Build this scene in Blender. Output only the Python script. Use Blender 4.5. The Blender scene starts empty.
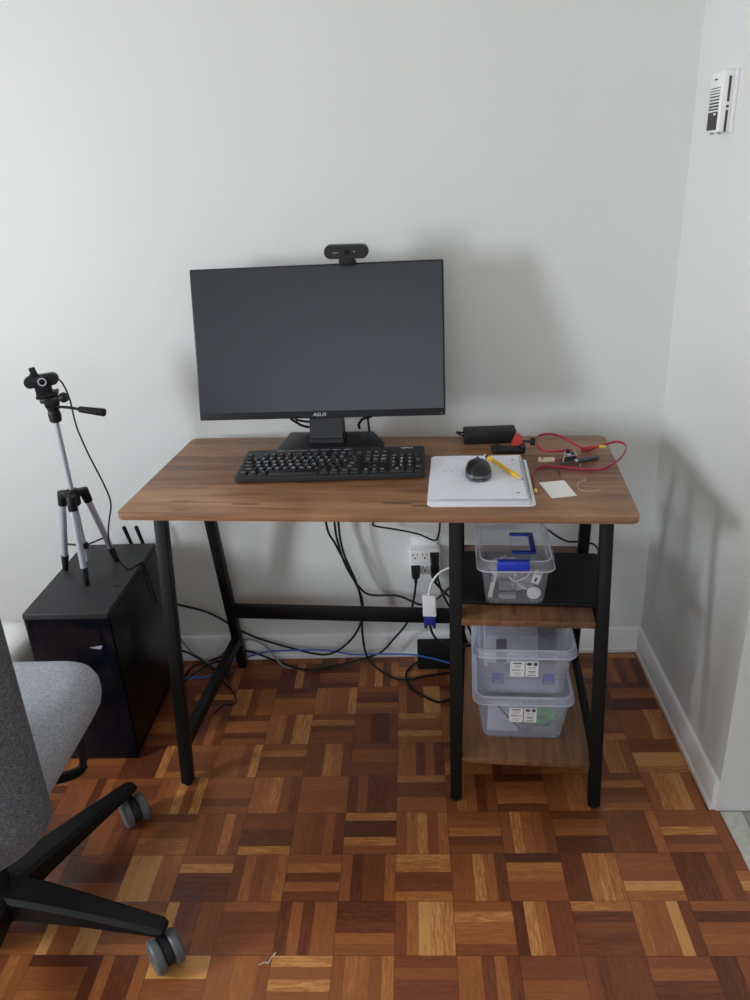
import bpy, bmesh, math, random
from mathutils import Vector, Matrix, Euler
random.seed(7)
PI = math.pi
C = bpy.context.scene.collection
R = math.radians

# ------------------------------------------------------------------ helpers
def srgb(r, g, b):
    f = lambda c: (c/255/12.92) if c/255 <= .04045 else ((c/255+.055)/1.055)**2.4
    return (f(r), f(g), f(b), 1)

def thing(name, label, cat, loc=(0, 0, 0), rz=0, group=None):
    o = bpy.data.objects.new(name, None); C.objects.link(o)
    o.empty_display_size = .05
    o.location = loc; o.rotation_euler = (0, 0, rz)
    o['label'] = label; o['category'] = cat
    if group: o['group'] = group
    return o

def tag(o, label, cat, group=None):
    o['label'] = label; o['category'] = cat
    if group: o['group'] = group
    return o

def T(x, y, z): return Matrix.Translation((x, y, z))
def RX(a): return Matrix.Rotation(a, 4, 'X')
def RY(a): return Matrix.Rotation(a, 4, 'Y')
def RZ(a): return Matrix.Rotation(a, 4, 'Z')

def rrect(w, h, r, n=5, cx=0, cy=0):
    pts = []
    for (sx, sy, a0) in ((1, 1, 0), (-1, 1, PI/2), (-1, -1, PI), (1, -1, 1.5*PI)):
        for i in range(n+1):
            a = a0+PI/2*i/n
            pts.append((cx+sx*(w/2-r)+r*math.cos(a), cy+sy*(h/2-r)+r*math.sin(a)))
    return pts

def catmull(pts, sub=6, closed=False):
    P = [Vector(p) for p in pts]; out = []
    n = len(P)
    if n < 3 or sub < 2: return P
    rng = n if closed else n-1
    for i in range(rng):
        if closed: a, b, c, d = P[(i-1) % n], P[i], P[(i+1) % n], P[(i+2) % n]
        else:
            b, c = P[i], P[i+1]
            a = P[i-1] if i > 0 else b*2-c
            d = P[i+2] if i+2 < n else c*2-b
        for k in range(sub):
            t = k/sub
            out.append(.5*((2*b)+(c-a)*t+(2*a-5*b+4*c-d)*t*t+(3*b-a-3*c+d)*t**3))
    if not closed: out.append(P[-1])
    return out

class B:
    def __init__(s): s.bm = bmesh.new(); s.mi = 0
    def _merge(s, tmp, M=None):
        if M is not None: bmesh.ops.transform(tmp, matrix=M, verts=tmp.verts)
        for f in tmp.faces: f.material_index = s.mi
        me = bpy.data.meshes.new('tmp'); tmp.to_mesh(me); tmp.free()
        s.bm.from_mesh(me); bpy.data.meshes.remove(me); return s
    def box(s, c, d, bev=0, seg=2, rot=None, M=None):
        t = bmesh.new(); bmesh.ops.create_cube(t, size=1)
        bmesh.ops.transform(t, matrix=Matrix.Diagonal((d[0], d[1], d[2], 1)), verts=t.verts)
        if bev: bmesh.ops.bevel(t, geom=list(t.edges), offset=bev, segments=seg, affect='EDGES', profile=.5)
        m = T(*c)
        if rot: m = m @ Euler(rot).to_matrix().to_4x4()
        if M is not None: m = M @ m
        return s._merge(t, m)
    def bar(s, p0, p1, w, d, bev=0, up=(0, 0, 1)):
        """a square bar from p0 to p1"""
        p0, p1 = Vector(p0), Vector(p1); z = (p1-p0).normalized()
        x = Vector(up).cross(z)
        if x.length < 1e-4: x = Vector((1, 0, 0))
        x.normalize(); y = z.cross(x)
        m = Matrix((x, y, z)).transposed().to_4x4(); m.translation = (p0+p1)/2
        return s.box((0, 0, 0), (w, d, (p1-p0).length), bev, 2, None, m)
    def prism(s, pts, z0, z1, M=None, bev=0, seg=2):
        t = bmesh.new()
        vs = [t.verts.new((p[0], p[1], z0)) for p in pts]
        f = t.faces.new(vs); 
        r = bmesh.ops.extrude_face_region(t, geom=[f])
        bmesh.ops.translate(t, vec=(0, 0, z1-z0), verts=[v for v in r['geom'] if isinstance(v, bmesh.types.BMVert)])
        bmesh.ops.recalc_face_normals(t, faces=t.faces)
        if bev:
            es = [e for e in t.edges if abs(e.verts[0].co.z-e.verts[1].co.z) < 1e-9]
            bmesh.ops.bevel(t, geom=es, offset=bev, segments=seg, affect='EDGES', profile=.5)
        return s._merge(t, M)
    def loft(s, secs, cap0=True, cap1=True, M=None, closed_u=True):
        t = bmesh.new()
        V = [[t.verts.new(p) for p in sec] for sec in secs]
        n = len(V[0])
        for a, b in zip(V, V[1:]):
            for i in range(n if closed_u else n-1):
                j = (i+1) % n
                t.faces.new((a[i], a[j], b[j], b[i]))
        if cap0: t.faces.new(list(reversed(V[0])))
        if cap1: t.faces.new(V[-1])
        bmesh.ops.recalc_face_normals(t, faces=t.faces)
        return s._merge(t, M)
    def lathe(s, prof, n=24, M=None):
        secs = [[(r*math.cos(2*PI*i/n), r*math.sin(2*PI*i/n), z) for i in range(n)] for r, z in prof]
        return s.loft(secs, True, True, M)
    def cyl(s, p0, p1, r0, r1=None, n=16, bev=0):
        r1 = r0 if r1 is None else r1
        p0, p1 = Vector(p0), Vector(p1); d = p1-p0; L = d.length
        m = d.to_track_quat('Z', 'Y').to_matrix().to_4x4(); m.translation = p0
        pr = [(r0, 0), (r1, L)] if not bev else [(r0-bev, 0), (r0-bev*.3, bev*.3), (r0, bev), (r1, L-bev), (r1-bev*.3, L-bev*.3), (r1-bev, L)]
        return s.lathe(pr, n, m)
    def tube(s, pts, r, n=8, sub=6, flat=None, closed=False):
        P = catmull(pts, sub, closed); N = len(P)
        rr = r if callable(r) else (lambda t: r)
        up = None; secs = []
        for i in range(N):
            a = P[(i-1) % N] if (closed or i > 0) else P[i]
            b = P[(i+1) % N] if (closed or i < N-1) else P[i]
            t = (b-a).normalized()
            if up is None:
                up = Vector((0, 0, 1)) if abs(t.z) < .9 else Vector((1, 0, 0))
            if flat: up = Vector((0, 0, 1)) if abs(t.z) < .95 else up
            x = t.cross(up)
            if x.length < 1e-6: x = t.orthogonal()
            x.normalize(); y = x.cross(t).normalized(); up = y
            rad = rr(i/max(1, N-1)); rx, ry = (flat if flat else (rad, rad))
            secs.append([P[i]+x*rx*math.cos(2*PI*k/n)+y*ry*math.sin(2*PI*k/n) for k in range(n)])
        if closed: secs.append(secs[0]); return s.loft(secs, False, False)
        return s.loft(secs)
    def sphere(s, c, d, M=None, u=20, v=12):
        t = bmesh.new(); bmesh.ops.create_uvsphere(t, u_segments=u, v_segments=v, radius=.5)
        m = T(*c) @ Matrix.Diagonal((d[0], d[1], d[2], 1))
        return s._merge(t, (M @ m) if M is not None else m)
    def text(s, body, size, M, extrude=.00015, shear=0, align='CENTER', sx=1):
        cu = bpy.data.curves.new('t', 'FONT'); cu.body = body; cu.size = size; cu.extrude = extrude
        cu.align_x = align; cu.align_y = 'CENTER'; cu.shear = shear; cu.resolution_u = 3
        ob = bpy.data.objects.new('t', cu); C.objects.link(ob)
        bpy.context.view_layer.update()
        me = bpy.data.meshes.new_from_object(ob.evaluated_get(bpy.context.evaluated_depsgraph_get()))
        bpy.data.objects.remove(ob); bpy.data.curves.remove(cu)
        t = bmesh.new(); t.from_mesh(me); bpy.data.meshes.remove(me)
        return s._merge(t, M @ Matrix.Diagonal((sx, 1, 1, 1)))
    def done(s, name, mat, parent=None, label=None, sharp=35, weld=True, at=None):
        if weld: bmesh.ops.remove_doubles(s.bm, verts=s.bm.verts, dist=1e-6)
        if at is not None: bmesh.ops.translate(s.bm, vec=-Vector(at), verts=s.bm.verts)
        me = bpy.data.meshes.new(name); s.bm.to_mesh(me); s.bm.free()
        for m in (mat if isinstance(mat, (list, tuple)) else [mat]): me.materials.append(m)
        me.polygons.foreach_set('use_smooth', [True]*len(me.polygons))
        me.set_sharp_from_angle(angle=R(sharp))
        o = bpy.data.objects.new(name, me); C.objects.link(o)
        if at is not None: o.location = at
        if parent: o.parent = parent
        if label: o['label'] = label
        return o

def struct(o): o['kind'] = 'structure'; return o

# ------------------------------------------------------------------ materials
class G:
    """tiny node-graph writer"""
    def __init__(s, name):
        s.m = bpy.data.materials.new(name); s.m.use_nodes = True
        s.t = s.m.node_tree; s.bsdf = s.t.nodes['Principled BSDF']; s.out = s.t.nodes['Material Output']
    def n(s, kind, **kw):
        x = s.t.nodes.new(kind)
        for k, v in kw.items(): setattr(x, k, v)
        return x
    def set(s, sock, v):
        if hasattr(v, 'is_linked') or hasattr(v, 'links'): s.t.links.new(v, sock)
        else: sock.default_value = v
    def math(s, op, a, b=0, c=0):
        x = s.n('ShaderNodeMath', operation=op)
        s.set(x.inputs[0], a); s.set(x.inputs[1], b); s.set(x.inputs[2], c)
        return x.outputs[0]
    def mix(s, f, a, b, blend='MIX'):
        x = s.n('ShaderNodeMix', data_type='RGBA', blend_type=blend)
        s.set(x.inputs[0], f); s.set(x.inputs[6], a); s.set(x.inputs[7], b)
        return x.outputs[2]
    def mixf(s, f, a, b):
        x = s.n('ShaderNodeMix', data_type='FLOAT')
        s.set(x.inputs[0], f); s.set(x.inputs[2], a); s.set(x.inputs[3], b)
        return x.outputs[0]
    def vec(s, x, y, z):
        c = s.n('ShaderNodeCombineXYZ')
        for i, v in enumerate((x, y, z)): s.set(c.inputs[i], v)
        return c.outputs[0]
    def sep(s, v):
        c = s.n('ShaderNodeSeparateXYZ'); s.set(c.inputs[0], v); return c.outputs
    def noise(s, v, scale, detail=2, rough=.5, dist=0):
        x = s.n('ShaderNodeTexNoise'); s.set(x.inputs['Vector'], v)
        x.inputs['Scale'].default_value = scale; x.inputs['Detail'].default_value = detail
        x.inputs['Roughness'].default_value = rough; x.inputs['Distortion'].default_value = dist
        return x.outputs['Fac']
    def white(s, v):
        x = s.n('ShaderNodeTexWhiteNoise'); s.set(x.inputs['Vector'], v); return x.outputs['Value']
    def ramp(s, f, stops, interp='LINEAR'):
        x = s.n('ShaderNodeValToRGB'); s.set(x.inputs[0], f); e = x.color_ramp.elements
        x.color_ramp.interpolation = interp
        while len(e) < len(stops): e.new(.5)
        for el, (p, c) in zip(e, stops): el.position = p; el.color = c
        return x.outputs[0]
    def coord(s, which='Object'): return s.n('ShaderNodeTexCoord').outputs[which]
    def bump(s, h, strength=.2, dist=.002):
        x = s.n('ShaderNodeBump'); x.inputs['Strength'].default_value = strength
        x.inputs['Distance'].default_value = dist; s.set(x.inputs['Height'], h)
        s.t.links.new(x.outputs[0], s.bsdf.inputs['Normal'])
    def p(s, **kw):
        nm = {'color': 'Base Color', 'rough': 'Roughness', 'metal': 'Metallic', 'spec': 'Specular IOR Level',
              'coat': 'Coat Weight', 'coatr': 'Coat Roughness', 'sheen': 'Sheen Weight', 'emit': 'Emission Color', 'emits': 'Emission Strength'}
        for k, v in kw.items(): s.set(s.bsdf.inputs[nm[k]], v)
        return s

def plain(name, col, rough=.5, metal=0, spec=.5, speck=.06, scale=60, bump=0):
    g = G(name); co = g.coord()
    f = g.noise(co, scale, 3)
    c2 = tuple(max(0, c*(1-speck*2)) for c in col[:3])+(1,)
    c1 = tuple(min(1, c*(1+speck*2)) for c in col[:3])+(1,)
    g.p(color=g.mix(f, c2, c1), rough=rough, metal=metal, spec=spec)
    if bump: g.bump(f, bump, .001)
    return g.m

def clear(name, tint, milk, milk_col, rough=.12, gloss=.9):
    """see-through plastic: transparent + a little milky diffuse + a fresnel sheen"""
    g = G(name); t = g.t
    tr = g.n('ShaderNodeBsdfTransparent'); tr.inputs[0].default_value = tint
    df = g.n('ShaderNodeBsdfDiffuse'); df.inputs[0].default_value = milk_col
    tl = g.n('ShaderNodeBsdfTranslucent'); tl.inputs[0].default_value = milk_col
    gl = g.n('ShaderNodeBsdfGlossy'); gl.inputs['Roughness'].default_value = rough; gl.inputs[0].default_value = (gloss, gloss, gloss, 1)
    a = g.n('ShaderNodeMixShader'); a.inputs[0].default_value = .35
    t.links.new(df.outputs[0], a.inputs[1]); t.links.new(tl.outputs[0], a.inputs[2])
    b = g.n('ShaderNodeMixShader')
    f = g.noise(g.coord(), 40, 2); g.set(b.inputs[0], g.math('MULTIPLY_ADD', f, milk*.5, milk*.75))
    t.links.new(tr.outputs[0], b.inputs[1]); t.links.new(a.outputs[0], b.inputs[2])
    fr = g.n('ShaderNodeLayerWeight'); fr.inputs['Blend'].default_value = .5
    fr_f = g.math('MULTIPLY_ADD', g.math('POWER', fr.outputs['Facing'], 4), .45, .025)
    c = g.n('ShaderNodeMixShader'); t.links.new(fr_f, c.inputs[0])
    t.links.new(b.outputs[0], c.inputs[1]); t.links.new(gl.outputs[0], c.inputs[2])
    t.links.new(c.outputs[0], g.out.inputs[0])
    return g.m

def wall_paint(name, col):
    g = G(name); co = g.coord()
    f = g.noise(co, 3, 3); h = g.noise(co, 120, 3)
    c2 = tuple(c*.97 for c in col[:3])+(1,)
    g.p(color=g.mix(f, c2, col), rough=.55, spec=.3); g.bump(h, .06, .001)
    return g.m

def parquet():
    g = G('parquet'); x, y, _ = g.sep(g.n('ShaderNodeNewGeometry').outputs['Position'])
    S = .1195; NS = 5
    u = g.math('DIVIDE', g.math('SUBTRACT', x, .048), S); v = g.math('DIVIDE', g.math('SUBTRACT', y, 1.126), S)
    iu, iv = g.math('FLOOR', u), g.math('FLOOR', v)
    fu, fv = g.math('FRACT', u), g.math('FRACT', v)
    par = g.math('FLOORED_MODULO', g.math('ADD', iu, iv), 2)
    across = g.mixf(par, fu, fv); along = g.mixf(par, fv, fu)
    sn = g.math('FLOOR', g.math('MULTIPLY', across, NS)); sf = g.math('FRACT', g.math('MULTIPLY', across, NS))
    # one id per block of strips, and a second one per strip
    sid = g.vec(iu, iv, sn); tid = g.vec(iu, iv, 77.5)
    rs, rt = g.white(sid), g.white(tid)
    # neighbours in a block are often cut from the same board
    pair = g.vec(iu, g.math('ADD', iv, 31.7), g.math('FLOOR', g.math('MULTIPLY', g.math('ADD', sn, g.math('MULTIPLY', rt, 2)), .5)))
    rp = g.white(pair)
    sel = g.math('GREATER_THAN', g.white(g.vec(iv, iu, sn)), .55)
    r = g.mixf(sel, rp, rs)
    r = g.math('MULTIPLY_ADD', g.math('SUBTRACT', rt, .5), .25, r)
    gr = g.noise(g.vec(g.math('MULTIPLY_ADD', rs, 40, g.math('MULTIPLY', along, 1.3)), g.math('MULTIPLY_ADD', rs, 13, g.math('MULTIPLY', across, 9)), g.math('MULTIPLY', rt, 9)), 2.6, 5, .62, .6)
    fine = g.noise(g.vec(g.math('MULTIPLY_ADD', rs, 40, g.math('MULTIPLY', along, 3)), g.math('MULTIPLY', across, 70), rt), 2, 3, .6)
    k = g.math('ADD', r, g.math('MULTIPLY', g.math('SUBTRACT', gr, .5), .75))
    col = g.ramp(k, [(0, srgb(92, 47, 28)), (.13, srgb(114, 61, 35)), (.4, srgb(134, 76, 41)), (.72, srgb(152, 90, 48)), (.9, srgb(177, 113, 61)), (1, srgb(200, 143, 84))])
    col = g.mix(g.math('MULTIPLY', g.math('SUBTRACT', fine, .5), .5), col, srgb(60, 28, 14))
    e1 = g.math('MINIMUM', sf, g.math('SUBTRACT', 1, sf))
    e2 = g.math('MINIMUM', g.math('MINIMUM', fu, g.math('SUBTRACT', 1, fu)), g.math('MINIMUM', fv, g.math('SUBTRACT', 1, fv)))
    g1 = g.math('LESS_THAN', e1, .018); g2 = g.math('LESS_THAN', e2, .008)
    col = g.mix(g.math('MULTIPLY', g1, .35), col, srgb(45, 22, 12)); col = g.mix(g.math('MULTIPLY', g2, .4), col, srgb(38, 18, 10))
    ro = g.math('MULTIPLY_ADD', gr, .22, .24)
    g.p(color=col, rough=ro, spec=.45)
    g.bump(g.math('ADD', g.math('MULTIPLY', fine, .15), g.math('SUBTRACT', 1, g.math('MAXIMUM', g1, g2))), .12, .0006)
    return g.m

def walnut(name, seed, run='X', painted_shade=0):
    g = G(name); co = g.coord()
    s = g.sep(co)
    a, b = (s[0], s[1]) if run == 'X' else (s[1], s[0])
    pl = g.math('FLOOR', g.math('MULTIPLY_ADD', b, 10.5, seed))
    rp = g.white(g.vec(pl, seed, 3.1))
    v = g.vec(g.math('ADD', g.math('MULTIPLY', a, 1.6), g.math('MULTIPLY', rp, 20)), g.math('MULTIPLY', b, 26), g.math('MULTIPLY_ADD', s[2], 26, rp))
    w = g.noise(v, 1.5, 5, .6, .9)
    big = g.noise(g.vec(g.math('MULTIPLY', a, 2.2), g.math('MULTIPLY', b, 9), rp), 1.6, 3, .5, 1.2)
    fine = g.noise(g.vec(g.math('MULTIPLY', a, 8), g.math('MULTIPLY', b, 240), s[2]), 1, 3)
    k = g.math('ADD', g.math('MULTIPLY', w, .75), g.math('MULTIPLY_ADD', big, .5, g.math('MULTIPLY_ADD', rp, .26, -.25)))
    col = g.ramp(k, [(.22, srgb(76, 50, 35)), (.38, srgb(116, 79, 54)), (.5, srgb(142, 101, 70)), (.64, srgb(162, 119, 84)), (.82, srgb(178, 137, 102))])
    # knots
    vo = g.n('ShaderNodeTexVoronoi'); g.set(vo.inputs['Vector'], g.vec(g.math('MULTIPLY', a, 2.6), g.math('MULTIPLY', b, 13), seed)); vo.inputs['Scale'].default_value = 1.5
    kn = g.math('LESS_THAN', vo.outputs['Distance'], g.math('MULTIPLY', w, .22))
    col = g.mix(g.math('MULTIPLY', kn, .55), col, srgb(62, 42, 33))
    col = g.mix(g.math('MULTIPLY', g.math('SUBTRACT', fine, .4), .45), col, srgb(80, 54, 40))
    if painted_shade: col = g.mix(painted_shade, col, srgb(70, 46, 34))  # mixes shade into the wood colour
    g.p(color=col, rough=.42, spec=.4); g.bump(fine, .05, .0004)
    return g.m

def fabric(name, c1, c2, c3):
    g = G(name); co = g.coord()
    n1 = g.noise(co, 420, 2, .7); n2 = g.noise(co, 160, 3, .7)
    k = g.math('ADD', g.math('MULTIPLY', n1, .6), g.math('MULTIPLY', n2, .4))
    g.p(color=g.ramp(k, [(.3, c1), (.5, c2), (.7, c3)]), rough=.95, spec=.1, sheen=.15)
    g.bump(n1, .5, .002)
    return g.m

M = {
 'wall': wall_paint('off_white_paint', srgb(218, 220, 217)),
 'ceil': wall_paint('ceiling_white', srgb(240, 238, 232)),
 'trim': plain('white_trim', srgb(232, 232, 232), .4, speck=.02),
 'parquet': parquet(),
 'cement': plain('grey_cement', srgb(160, 160, 158), .8, speck=.12, scale=40, bump=.3),
 'wood': walnut('walnut_board', 2.3, 'X'), 'wood_shelf_shaded': walnut('walnut_shelf_shaded', 7.1, 'Y', .35),  # shelves: same walnut, darkened to paint in the shade under the desk
 'steel': plain('black_powder_steel', srgb(17, 16, 17), .5, spec=.25, speck=.05, scale=300),
 'blk': plain('black_plastic', srgb(24, 24, 26), .5, spec=.3), 'blk2': plain('black_satin', srgb(30, 30, 33), .4, spec=.35),
 'blkm': plain('black_matte', srgb(20, 20, 22), .7, spec=.25),
 'screen': plain('screen_off', srgb(37, 40, 47), .32, speck=.01), 'bezel': plain('bezel_black', srgb(27, 28, 31), .38, spec=.35),
 'logo': plain('silver_print', srgb(190, 192, 196), .4, speck=.02),
 'key': plain('key_black', srgb(30, 31, 34), .42, spec=.35), 'legend': plain('key_print', srgb(215, 220, 226), .5, speck=.01),
 'paper': plain('white_paper', srgb(232, 234, 242), .8, speck=.015), 'paper2': plain('paper_edge', srgb(214, 216, 224), .9, speck=.04, scale=300),
 'ink': plain('blue_grey_ink', srgb(150, 158, 186), .8), 'rule': plain('pale_rule', srgb(200, 206, 222), .8),
 'wire': plain('coil_wire', srgb(120, 122, 130), .35, .8),
 'mouse': plain('mouse_grey', srgb(84, 88, 94), .4), 'mouseblk': plain('mouse_black', srgb(20, 20, 22), .3),
 'yellow': plain('pencil_yellow', srgb(232, 182, 30), .4, speck=.02), 'pwood': plain('pencil_wood', srgb(206, 170, 120), .7),
 'graph': plain('graphite', srgb(60, 60, 64), .4), 'card': plain('cream_card', srgb(236, 235, 231), .8, speck=.01),
 'red': plain('red_plastic', srgb(178, 58, 48), .4), 'redc': plain('crimson_cable', srgb(160, 38, 64), .4),
 'ytip': plain('yellow_tip', srgb(226, 196, 70), .45), 'gold': plain('brass_metal', srgb(228, 214, 180), .3, .3),
 'silver': plain('silver_metal', srgb(196, 198, 204), .28, .75), 'alu': plain('satin_aluminium', srgb(196, 200, 212), .35, .55, speck=.02),
 'chrome': plain('chrome', srgb(190, 192, 196), .15, .9),
 'clear': clear('clear_plastic', (.975, .98, .99, 1), .085, (.93, .95, 1.0, 1)),
 'milky': clear('milky_plastic', (.985, .988, 1.0, 1), .25, (.84, .89, 1.0, 1)),
 'rim': clear('thick_plastic_rim', (.97, .98, 1, 1), .45, (.88, .91, 1.0, 1)),
 'smoke': clear('smoked_glass', (.30, .33, .42, 1), .35, (.016, .019, .032, 1), .08, .8),
 'glass': clear('window_glass', (.97, .98, 1, 1), .0, (1, 1, 1, 1), .02),
 'blue': plain('royal_blue_plastic', srgb(34, 62, 190), .35), 'vga': plain('navy_plastic', srgb(36, 44, 130), .45),
 'bluec': plain('blue_cable', srgb(60, 100, 190), .45), 'greyc': plain('grey_cable', srgb(140, 142, 148), .5),
 'white': plain('white_plastic', srgb(232, 232, 232), .4, speck=.02), 'white2': plain('white_gloss', srgb(240, 240, 238), .25, speck=.01),
 'green': plain('green_plastic', srgb(60, 190, 90), .5), 'label': plain('label_white', srgb(240, 241, 243), .7, speck=.01),
 'print': plain('label_print', srgb(70, 72, 80), .7), 'dark': plain('dark_recess', srgb(58, 57, 55), .7),
 'grey': plain('mid_grey_plastic', srgb(120, 122, 128), .5), 'castor': plain('castor_grey', srgb(88, 90, 94), .4),
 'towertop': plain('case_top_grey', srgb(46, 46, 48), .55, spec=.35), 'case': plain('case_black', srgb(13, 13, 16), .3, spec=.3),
 'seat': fabric('seat_fabric', srgb(118, 120, 127), srgb(160, 163, 171), srgb(200, 203, 211)),
 'back': fabric('back_fabric', srgb(50, 52, 56), srgb(84, 87, 92), srgb(134, 137, 142)),
 'thread': plain('pale_thread', srgb(222, 214, 200), .9), 'bag': clear('bag_film', (.99, .99, 1, 1), .30, (.95, .96, 1, 1), .2),
 'dgrey': plain('dark_grey_plastic', srgb(70, 72, 80), .5),
}

# ------------------------------------------------------------------ the place
YW, XC, YE, ZC = 2.0064, .6652, 1.3617, 2.55     # back wall, right wall, its end, ceiling
XL, YF, XR = -2.45, -2.6, 2.0
def slab(name, a, b, mat, bev=0):
    c = [(p+q)/2 for p, q in zip(a, b)]; d = [abs(q-p) for p, q in zip(a, b)]
    return struct(B().box(c, d, bev).done(name, mat))
slab('floor', (XL-.1, YF-.1, -.1), (.682, YW+.1, 0), M['parquet'])
slab('floor_hall', (.682, YF-.1, -.1), (XR+.1, YE+.05, -.004), M['cement'])
slab('ceiling', (XL-.1, YF-.1, ZC), (XR+.1, YW+.1, ZC+.1), M['ceil'])
slab('wall_back', (XL-.1, YW, 0), (XC, YW+.1, ZC), M['wall'])
slab('wall_right', (XC, YE, 0), (XR, YW+.1, ZC), M['wall'])
slab('wall_front', (XL-.1, YF-.1, 0), (XR+.1, YF, ZC), M['wall'])
slab('wall_hall', (XR, YF, 0), (XR+.1, YE, ZC), M['wall'])
# left wall with its window opening
WY0, WY1, WZ0, WZ1 = .18, 1.33, .78, 1.72
w = B()
w.box((XL-.05, (YF+WY0)/2, ZC/2), (.1, WY0-YF, ZC)).box((XL-.05, (WY1+YW)/2, ZC/2), (.1, YW-WY1, ZC))
w.box((XL-.05, (WY0+WY1)/2, WZ0/2), (.1, WY1-WY0, WZ0)).box((XL-.05, (WY0+WY1)/2, (WZ1+ZC)/2), (.1, WY1-WY0, ZC-WZ1))
struct(w.done('wall_left', M['wall']))
wf = B(); fy, fz = (WY0+WY1)/2, (WZ0+WZ1)/2
for y in (WY0+.025, fy, WY1-.025): wf.box((XL-.05, y, fz), (.06, .05, WZ1-WZ0), .004)
for z in (WZ0+.025, WZ1-.025): wf.box((XL-.05, fy, z), (.059, WY1-WY0, .05), .004)
win = struct(wf.done('window_1', M['trim']))
struct(B().box((XL-.05, fy, fz), (.006, WY1-WY0-.09, WZ1-WZ0-.09)).done('window_pane', M['glass'], win))
# added window frame round the fill lamp, unseen behind the camera
b = B()
for x in (-1.83, -.6, .63): b.box((x, YF+.015, 1.5), (.06, .03, 1.62), .004)
for z in (.72, 2.28): b.box((-.6, YF+.015, z), (2.52, .03, .06), .004)
struct(b.done('fill_frame', M['trim']))
# baseboards: a tall board with a rounded top and a thin shoe at the floor
def board(name, p0, p1, nx, ny):
    b = B(); prof = [(0, 0), (.014, 0), (.014, .012), (.011, .016), (.011, .074), (.008, .081), (.003, .084), (0, .084)]
    secs = [[(p[0]+nx*d, p[1]+ny*d, z) for d, z in prof] for p in (p0, p1)]
    return struct(b.loft(secs).done(name, M['trim'], sharp=30))
board('baseboard_back', (XL, YW), (XC-.0005, YW), 0, -1)
board('baseboard_right', (XC, YW-.0005), (XC, YE+.004), -1, 0)
# crumbling cement strip where the parquet stops
random.seed(3)
b = B(); N = 22
top = [(.677+random.uniform(-.006, .004), YE-.005-i*.11, .003) for i in range(N)]
out = [(.715+random.uniform(-.01, .012), YE-.005-i*.11, .002) for i in range(N)]
b.loft([[a, o, (o[0], o[1], -.02), (a[0], a[1], -.02)] for a, o in zip(top, out)])
struct(b.done('trim_1', plain('cement_strip', srgb(196, 194, 188), .9, speck=.15, scale=50, bump=.4)))

# ------------------------------------------------------------------ desk frame of reference
DA = R(-4.9544); DX, DY = -.6461, 1.4657
def W(x, y, z=.75):
    c, s = math.cos(DA), math.sin(DA)
    return (DX+x*c-y*s, DY+x*s+y*c, z)

desk = thing('desk', 'walnut-topped black steel computer desk with two built-in shelves at right', 'desk', W(0, 0, 0), DA)
DW, DD, DH, DT = 1.0845, .493, .75, .0155
dt = B(); dt.prism(rrect(DW, DD, .018, 6, DW/2, DD/2), DH-DT, DH, None, .0011, 2)
dt.done('desktop', M['wood'], desk, sharp=40)
yf = lambda z: .004+.158*z     # front legs lean back as they rise
yb = lambda z: .498-.1667*z
LW = .027
for x in (.048, .720, 1.040):
    for fn in (yf, yb):
        l = B().bar((x, fn(.006), .006), (x, fn(DH-DT), DH-DT), LW, LW, .002, up=(0, 1, 0)).done('leg', M['steel'], desk)
        B().cyl((x, fn(0), 0), (x, fn(.008), .012), .010, .0125, 14, .001).done('foot_pad', M['blkm'], l)
    if x != .720 or True:
        z = .112 if x == .048 else .095
        B().bar((x, yf(z), z), (x, yb(z), z), .025, .03, .002).done('side_rail', M['steel'], desk)
    z = .722
    B().bar((x, yf(z), z), (x, yb(z), z), .025, .025, .002).done('top_rail', M['steel'], desk)
for x in (.720, 1.040):
    B().bar((x, yf(.44), .44), (x, yb(.44), .44), .02, .02, .002).done('side_rail', M['steel'], desk)
B().box(((.048+.720)/2, yb(.225), .225), (.672-LW, .02, .041), .002).done('stretcher', M['steel'], desk)
for (y0, y1, x1, zt, th) in ((.060, .428, 1.024, .468, .0155), (.012, .480, 1.029, .1185, .0155)):
    B().box(((.7335+x1)/2, (y0+y1)/2, zt-th/2), (x1-.7335, y1-y0, th), .0012).done('shelf', M['wood_shelf_shaded'], desk)

# ------------------------------------------------------------------ monitor
mx, my = .39, .40
mon = thing('monitor', 'large black desktop monitor, switched off, on the walnut desk', 'monitor', W(mx, my, DH), DA)
MP = T(.3844-mx, .3726-my, .8411-DH) @ RZ(R(2.4)) @ RX(-R(12.88))
MW, MH = .612, .3645
b = B(); b.box((0, .009, MH/2), (MW, .018, MH), .003, 2, None, MP)
b.loft([[(x, .016, z) for x, z in rrect(.50, .28, .03, 4, 0, MH/2)], [(x, .034, z) for x, z in rrect(.44, .23, .03, 4, 0, MH/2)], [(x, .042, z) for x, z in rrect(.36, .18, .03, 4, 0, MH/2)]], True, True, MP)
b.done('panel_housing', M['bezel'], mon)
B().box((0, -.0004, .0175+(MH-.0215)/2), (MW-.008, .0012, MH-.0215), .0003, 1, None, MP).done('screen', M['screen'], mon)
B().text('ASUS', .0122, MP @ T(-.003, -.0003, .0085) @ RX(PI/2), .0003, .12, sx=1.2).done('maker_logo', M['logo'], mon, 'silver lettering on the lower bezel')
B().box((.297, -.0006, .006), (.002, .001, .0015), 0, 2, None, MP).done('power_light', M['white'], mon)
base = [(.272, .487), (.500, .490), (.534, .412), (.520, .356), (.282, .346), (.268, .366)]
def inset(p, k): 
    cx = sum(q[0] for q in p)/len(p); cy = sum(q[1] for q in p)/len(p)
    return [(cx+(q[0]-cx)*k, cy+(q[1]-cy)*k) for q in p]
off = lambda p, z: [(q[0]-mx, q[1]-my, z) for q in p]
B().loft([off(inset(base, .97), 0), off(base, .003), off(base, .012), off(inset(base, .975), .0165), off(inset(base, .9), .0195), off(inset(base, .5), .022)]).done('stand_base', M['blk2'], mon, sharp=25)
b = B(); nx = .3895-mx
secs = []
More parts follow.
